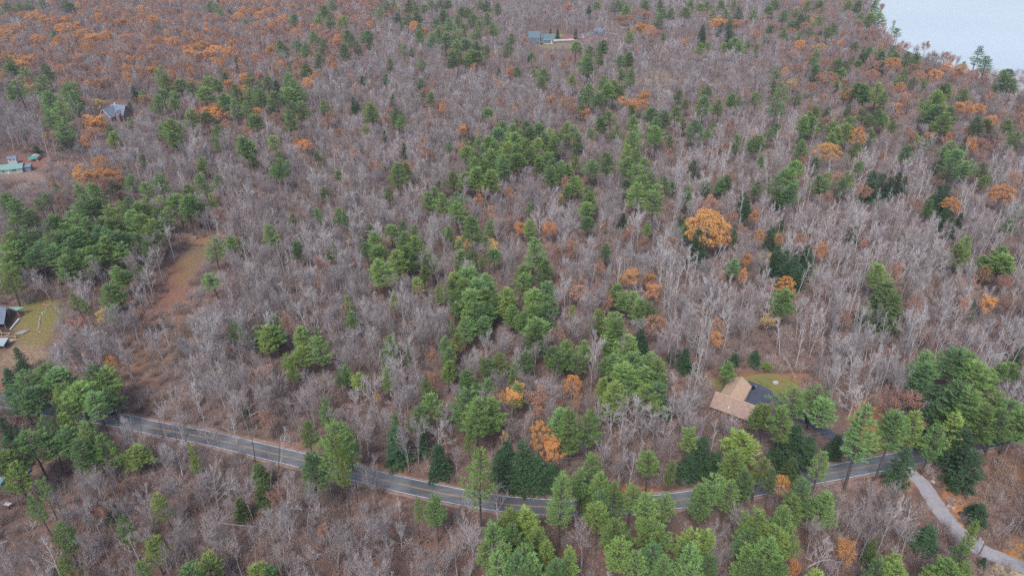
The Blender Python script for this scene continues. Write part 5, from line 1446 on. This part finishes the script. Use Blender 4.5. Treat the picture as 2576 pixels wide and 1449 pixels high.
NAMEOF = {'bare': ('bare_tree', 'grey leafless tree'), 'pale': ('bare_tree', 'pale grey bare tree'), 'russet': ('beech_tree', 'thin russet-leaved tree'), 'rust': ('oak_tree', 'dull russet oak'), 'oak': ('oak_tree', 'bright orange oak'), 'birch': ('birch_tree', 'white-barked birch'), 'pine': ('pine_tree', 'green pine')}
y = 86.0
while y < 1750:
    step = 3.75 + min(3.4, y / 240)
    half = (y * CT + H * ST) * .97 + 25
    x = -half + RND.uniform(0, step)
    while x < half:
        px, py = x + RND.uniform(-.45, .45) * step, y + RND.uniform(-.45, .45) * step
        x += step
        u, v = proj(px, py, 0)
        ut, vt = proj(px, py, 14)
        if ut < -330 or ut > 2906 or v < -110 or vt > 1500: continue
        if py > 300 and px > 100 and polydist(px, py, LAKE) > -7: continue
        if not (-90 < ut < 2666) and near(road_a, px, py) < 5: continue
        k = zone(u, v, RND)
        low = v > 1150 and RND.random() < .45
        h = RND.uniform(12, 19) if not low else RND.uniform(6, 11)
        if v < 300: h = RND.uniform(13, 18)
        h *= {'birch': 1.0, 'pale': 1.05}.get(k, 1)
        w = h * RND.choice((RND.uniform(.26, .36), RND.uniform(.30, .42), RND.uniform(.38, .55)))
        cu, cv = proj(px, py, h * .7)
        tpu, tpv = proj(px, py, h * 1.0)
        gi, gj = int((cv + 100) / GC), int((cu + 100) / GC)
        if 0 <= gi < GH and 0 <= gj < GW and occ[gi, gj] and RND.random() > .09: continue
        gi, gj = int((tpv + 100) / GC), int((tpu + 100) / GC)
        if 0 <= gi < GH and 0 <= gj < GW and occ[gi, gj] and RND.random() > .30: continue
        if not clear_base(px, py): continue
        if not seen_ok(px, py, h, w, RND): continue
        i = RND.randrange(len(PROTO[k]))
        ph, pw = PSIZE[k][i]
        s = h / ph
        sx = max(w / pw, .6 * s) if k != 'birch' else s
        nm, wd = NAMEOF[k]
        tp = proj(px, py, h)
        TREES.append(dict(kind=k, i=i, loc=Vector((px, py, height(px, py))), s=(sx, sx, s), rot=(RND.gauss(0, .04), RND.gauss(0, .04), RND.uniform(0, 6.28)), h=h, w=sx * pw, name=nm, words=wd, u=tp[0], v=tp[1], listed=False))
    y += step

# ------------------------------------------------------------------ which trees become objects, and what each is called
LAND = [(2140, 990, 'the tan-roofed house'), (1295, 1200, 'the road bend pole'), (500, 1095, 'the left road stretch'), (2120, 1190, 'the driveway mouth'), (1370, 98, 'the blue-grey house'),
        (290, 280, 'the gabled house'), (35, 425, 'the green-roofed house'), (30, 810, 'the open barn'), (2400, 150, 'the lake shore'), (2230, 40, 'the top of the lake'), (1785, 570, 'the golden oak'), (410, 732, 'the log pile'),
        (2410, 1320, 'the gravel lane'), (240, 415, 'the big orange oak'), (2235, 730, 'the tall olive cedar'), (530, 710, 'the lone clearing pine'), (1370, 1110, 'the tall orange oak'), (60, 1190, 'the blue tarp'),
        (1235, 610, 'the pale yellow maple'), (1800, 215, 'the far gravel track'), (620, 230, 'the upper left pine belt'), (1130, 80, 'the top pine grove'), (2085, 370, 'the round russet oak'), (1250, 380, 'the central pine stand'),
        (850, 1440, 'the bottom edge'), (250, 1440, 'the bottom left corner'), (1500, 1400, 'the bottom pine clump'), (2000, 1400, 'the bottom right pines'), (2380, 960, 'the tall double pine'), (1600, 850, 'the diagonal pine row'),
        (1220, 730, 'the middle pine clump'), (760, 860, 'the pine trio'), (870, 380, 'the left centre'), (230, 570, 'the left pine stand'), (640, 30, 'the top left edge'), (1650, 20, 'the top centre edge'), (100, 120, 'the upper left corner'), (1990, 620, 'the dark hemlock cluster'), (2500, 600, 'the right edge'), (2550, 900, 'the lower right edge'), (1000, 1000, 'the pines above the road')]
def ordinal(n):
    if n <= 20: return ordn[n - 1]
    if n > 99: return 'farthest'
    tens = {2: 'twenty', 3: 'thirty', 4: 'forty', 5: 'fifty', 6: 'sixty', 7: 'seventy', 8: 'eighty', 9: 'ninety'}
    return (tens[n // 10] + '-' + ordn[n % 10 - 1]) if n % 10 else tens[n // 10][:-1] + 'ieth'
cells = {}
for t in TREES:
    u, v = t['u'], t['v'] + 8
    L = min(LAND, key=lambda q: (q[0] - u) ** 2 + ((q[1] - v) * 1.35) ** 2)
    du, dv = u - L[0], (v - L[1]) * 1.35
    rel = ('right of' if du > 0 else 'left of') if abs(du) > abs(dv) else ('in front of' if dv > 0 else 'beyond')
    t['cell'] = (t['name'], t['words'], rel, L[2])
    t['label'] = t['words']
    if -12 < u < 2588: cells.setdefault(t['cell'], []).append(t)
for c, l in cells.items():
    l.sort(key=lambda t: -t['v'])
    rows = max(1, math.ceil(len(l) / 12))
    per = math.ceil(len(l) / rows)
    for r in range(rows):
        part = sorted(l[r * per:(r + 1) * per], key=lambda t: t['u'])
        for j, t in enumerate(part):
            row = '' if rows == 1 else (', nearest row' if r == 0 else f', {ordinal(r + 1)} row back')
            pos = 'only one' if len(l) == 1 else ('leftmost' if j == 0 else 'rightmost' if j == len(part) - 1 else f'{ordinal(j + 1)} from left')
            t['label'] = f"{t['words']} {c[2]} {c[3].replace('the ', '')}{row}, {pos}"
CAT = {'dead_tree': 'dead tree', 'pine_tree': 'pine', 'hemlock_tree': 'hemlock', 'cedar_tree': 'cedar', 'oak_tree': 'oak', 'maple_tree': 'maple', 'bare_tree': 'tree', 'spruce_tree': 'spruce', 'birch_tree': 'birch', 'beech_tree': 'beech'}
GRP = {'dead_tree': 'thin dead trunks', 'pine_tree': 'white pines among the bare wood', 'hemlock_tree': 'dark hemlocks in the wood', 'cedar_tree': 'olive cedars', 'oak_tree': 'oaks still in orange leaf', 'maple_tree': 'yellow maples', 'bare_tree': 'leafless trees of the wood',
       'spruce_tree': 'planted spruces', 'birch_tree': 'white birches', 'beech_tree': 'trees with a few russet leaves'}
byname = {}
for t in TREES:
    D = depth(t['loc'])
    t['size'] = t['h'] * t['w'] / D ** 2
    vis = -10 < t['u'] < 2586 and -20 < t['v'] < 1440
    if not vis: t['size'] = -1
    byname.setdefault(t['name'], []).append(t)
rest = []
for nm, l in byname.items():
    l.sort(key=lambda t: -t['size'])
    take = [t for t in l[:295] if t['size'] > 0]
    ids = set(id(t) for t in take)
    rest += [t for t in l if id(t) not in ids]
    for t in take:
        tr, cr, _ = PROTO[t['kind']][t['i']]
        e = bpy.data.objects.new(nm, None)
        e.empty_display_size = .5
        COL.objects.link(e)
        e.location = t['loc']
        e.rotation_euler = t['rot']
        e.scale = t['s']
        tag(e, t['label'], CAT[nm], GRP[nm])
        for pn, m_ in (('trunk', tr), ('crown', cr)):
            if m_ is None: continue
            o = bpy.data.objects.new(pn, m_)
            COL.objects.link(o)
            o.parent = e

def scatter(name, kind, items, label):
    """one object for the mass of trees nobody would count: instances on points"""
    if not items: return
    me = bpy.data.meshes.new(name)
    me.from_pydata([tuple(t['loc']) for t in items], [], [])
    a = me.attributes.new('rot', 'FLOAT_VECTOR', 'POINT')
    a.data.foreach_set('vector', np.array([t['rot'] for t in items], dtype=np.float32).ravel())
    a = me.attributes.new('scl', 'FLOAT_VECTOR', 'POINT')
    a.data.foreach_set('vector', np.array([t['s'] for t in items], dtype=np.float32).ravel())
    a = me.attributes.new('idx', 'INT', 'POINT')
    a.data.foreach_set('value', np.array([t['i'] for t in items], dtype=np.int32))
    o = bpy.data.objects.new(name, me)
    COL.objects.link(o)
    pc = bpy.data.collections.new('kinds of ' + name)
    for i, (_, _, wm) in enumerate(PROTO[kind]):
        po = bpy.data.objects.new(f'{name}_shape_{i:02d}', wm)
        pc.objects.link(po)
    ng = bpy.data.node_groups.new(name, 'GeometryNodeTree')
    ng.interface.new_socket('Geometry', in_out='INPUT', socket_type='NodeSocketGeometry')
    ng.interface.new_socket('Geometry', in_out='OUTPUT', socket_type='NodeSocketGeometry')
    N, L = ng.nodes, ng.links
    gi, go_ = N.new('NodeGroupInput'), N.new('NodeGroupOutput')
    ci = N.new('GeometryNodeCollectionInfo')
    ci.inputs['Collection'].default_value = pc
    ci.inputs['Separate Children'].default_value = True
    ci.inputs['Reset Children'].default_value = True
    ip = N.new('GeometryNodeInstanceOnPoints')
    ip.inputs['Pick Instance'].default_value = True
    def attr(nm, ty):
        q = N.new('GeometryNodeInputNamedAttribute')
        q.data_type = ty
        q.inputs['Name'].default_value = nm
        return next(s for s in q.outputs if s.enabled and s.name == 'Attribute')
    L.new(gi.outputs[0], ip.inputs['Points'])
    L.new(ci.outputs[0], ip.inputs['Instance'])
    L.new(attr('idx', 'INT'), ip.inputs['Instance Index'])
    er = N.new('FunctionNodeEulerToRotation')
    L.new(attr('rot', 'FLOAT_VECTOR'), er.inputs[0])
    L.new(er.outputs[0], ip.inputs['Rotation'])
    L.new(attr('scl', 'FLOAT_VECTOR'), ip.inputs['Scale'])
    L.new(ip.outputs[0], go_.inputs[0])
    md = o.modifiers.new('scatter', 'NODES')
    md.node_group = ng
    tag(o, label, 'woodland', kind='stuff')
    return o
SN = {'bare': ('leafless_woodland', 'mass of grey leafless trees filling the wood'), 'pale': ('pale_woodland', 'mass of paler grey leafless trees through the wood'), 'russet': ('russet_woodland', 'mass of trees with thin russet leaves'),
      'rust': ('oak_woodland', 'mass of dull russet oaks in the distance'), 'birch': ('birch_woodland', 'mass of white birches through the wood'), 'pine': ('pine_woodland', 'mass of small far green pines'),
      'hemlock': ('hemlock_woodland', 'mass of far dark hemlocks'), 'oak': ('orange_woodland', 'mass of far orange oaks')}
grp = {}
for t in rest: grp.setdefault(t['kind'], []).append(t)
for k, l in grp.items():
    nm, lb = SN.get(k, (k + '_woodland', 'mass of ' + k + ' trees'))
    scatter(nm, k, l, lb)

# undergrowth: twiggy saplings and brush under the trees
BR = []
y = 90.0
while y < 620:
    step = 2.1 + max(0, (y - 160) / 130)
    half = (y * CT + H * ST) * .86 + 5
    x = -half
    while x < half:
        px, py = x + RND.uniform(-.6, .6) * step, y + RND.uniform(-.6, .6) * step
        x += step
        if RND.random() < .25: continue
        u, v = proj(px, py, 1)
        if u < -230 or u > 2806: continue
        if not clear_base(px, py, .95): continue
        hit = 0
        for k in (6, 7, 8, 9, 11, 12, 14, 15):
            bb = SEEB[k]
            if bb[0] < u < bb[1] and bb[2] < v < bb[3] + 12 and (inpoly(u, v, SEE[k][0]) or inpoly(u, v - 8, SEE[k][0])):
                hit = 1
                break
        if hit: continue
        s = RND.uniform(.5, 1.15) * (1 + (py > 300) * .3)
        i = RND.choice((0, 0, 1, 1, 2, 2, 2, 3, 4)) if v > 900 else RND.choice((0, 1, 1, 2, 4, 4, 3))
        if i == 3 and RND.random() < .4: i = 2
        BR.append(dict(loc=Vector((px, py, height(px, py))), rot=(0, 0, RND.uniform(0, 6.28)), s=(s * 1.3, s * 1.3, s), i=i))
    y += step
o = scatter('undergrowth', 'brush', BR, 'twiggy brown brush and saplings under the trees')
o['category'] = 'undergrowth'
print('TREES', len(TREES), 'rest', len(rest), 'brush', len(BR), {k: len(v) for k, v in byname.items()}, {k: len(v) for k, v in grp.items()})

for k, s, lab in FALLEN:
    ox, oy = OFF[k]
    pts = [tuple(float(t) for t in e.split(',')) for e in s.split()]
    R = random.Random(len(lab))
    g = [G(ox + a / 3, oy + b_ / 3, .5 + 1.2 * math.sin(math.pi * i / (len(pts) - 1))) for i, (a, b_) in enumerate(pts)]
    b = MB().use(M_birch).tube(g, [.16 - .1 * i / (len(g) - 1) for i in range(len(g))], 5, True)
    for _ in range(26):
        q, d = at(g, R.uniform(.0, .5) if k == '31' and pts[0][0] < pts[-1][0] and pts[0][0] == 1600 else R.uniform(.4, .99))
        b.blade(q, rot_about(d, R.uniform(.4, 1.1), R.uniform(0, 6.28)) * R.uniform(.6, 2), .06, R)
    tag(b.build('fallen_tree'), lab, 'fallen tree', 'fallen trees in the wood')
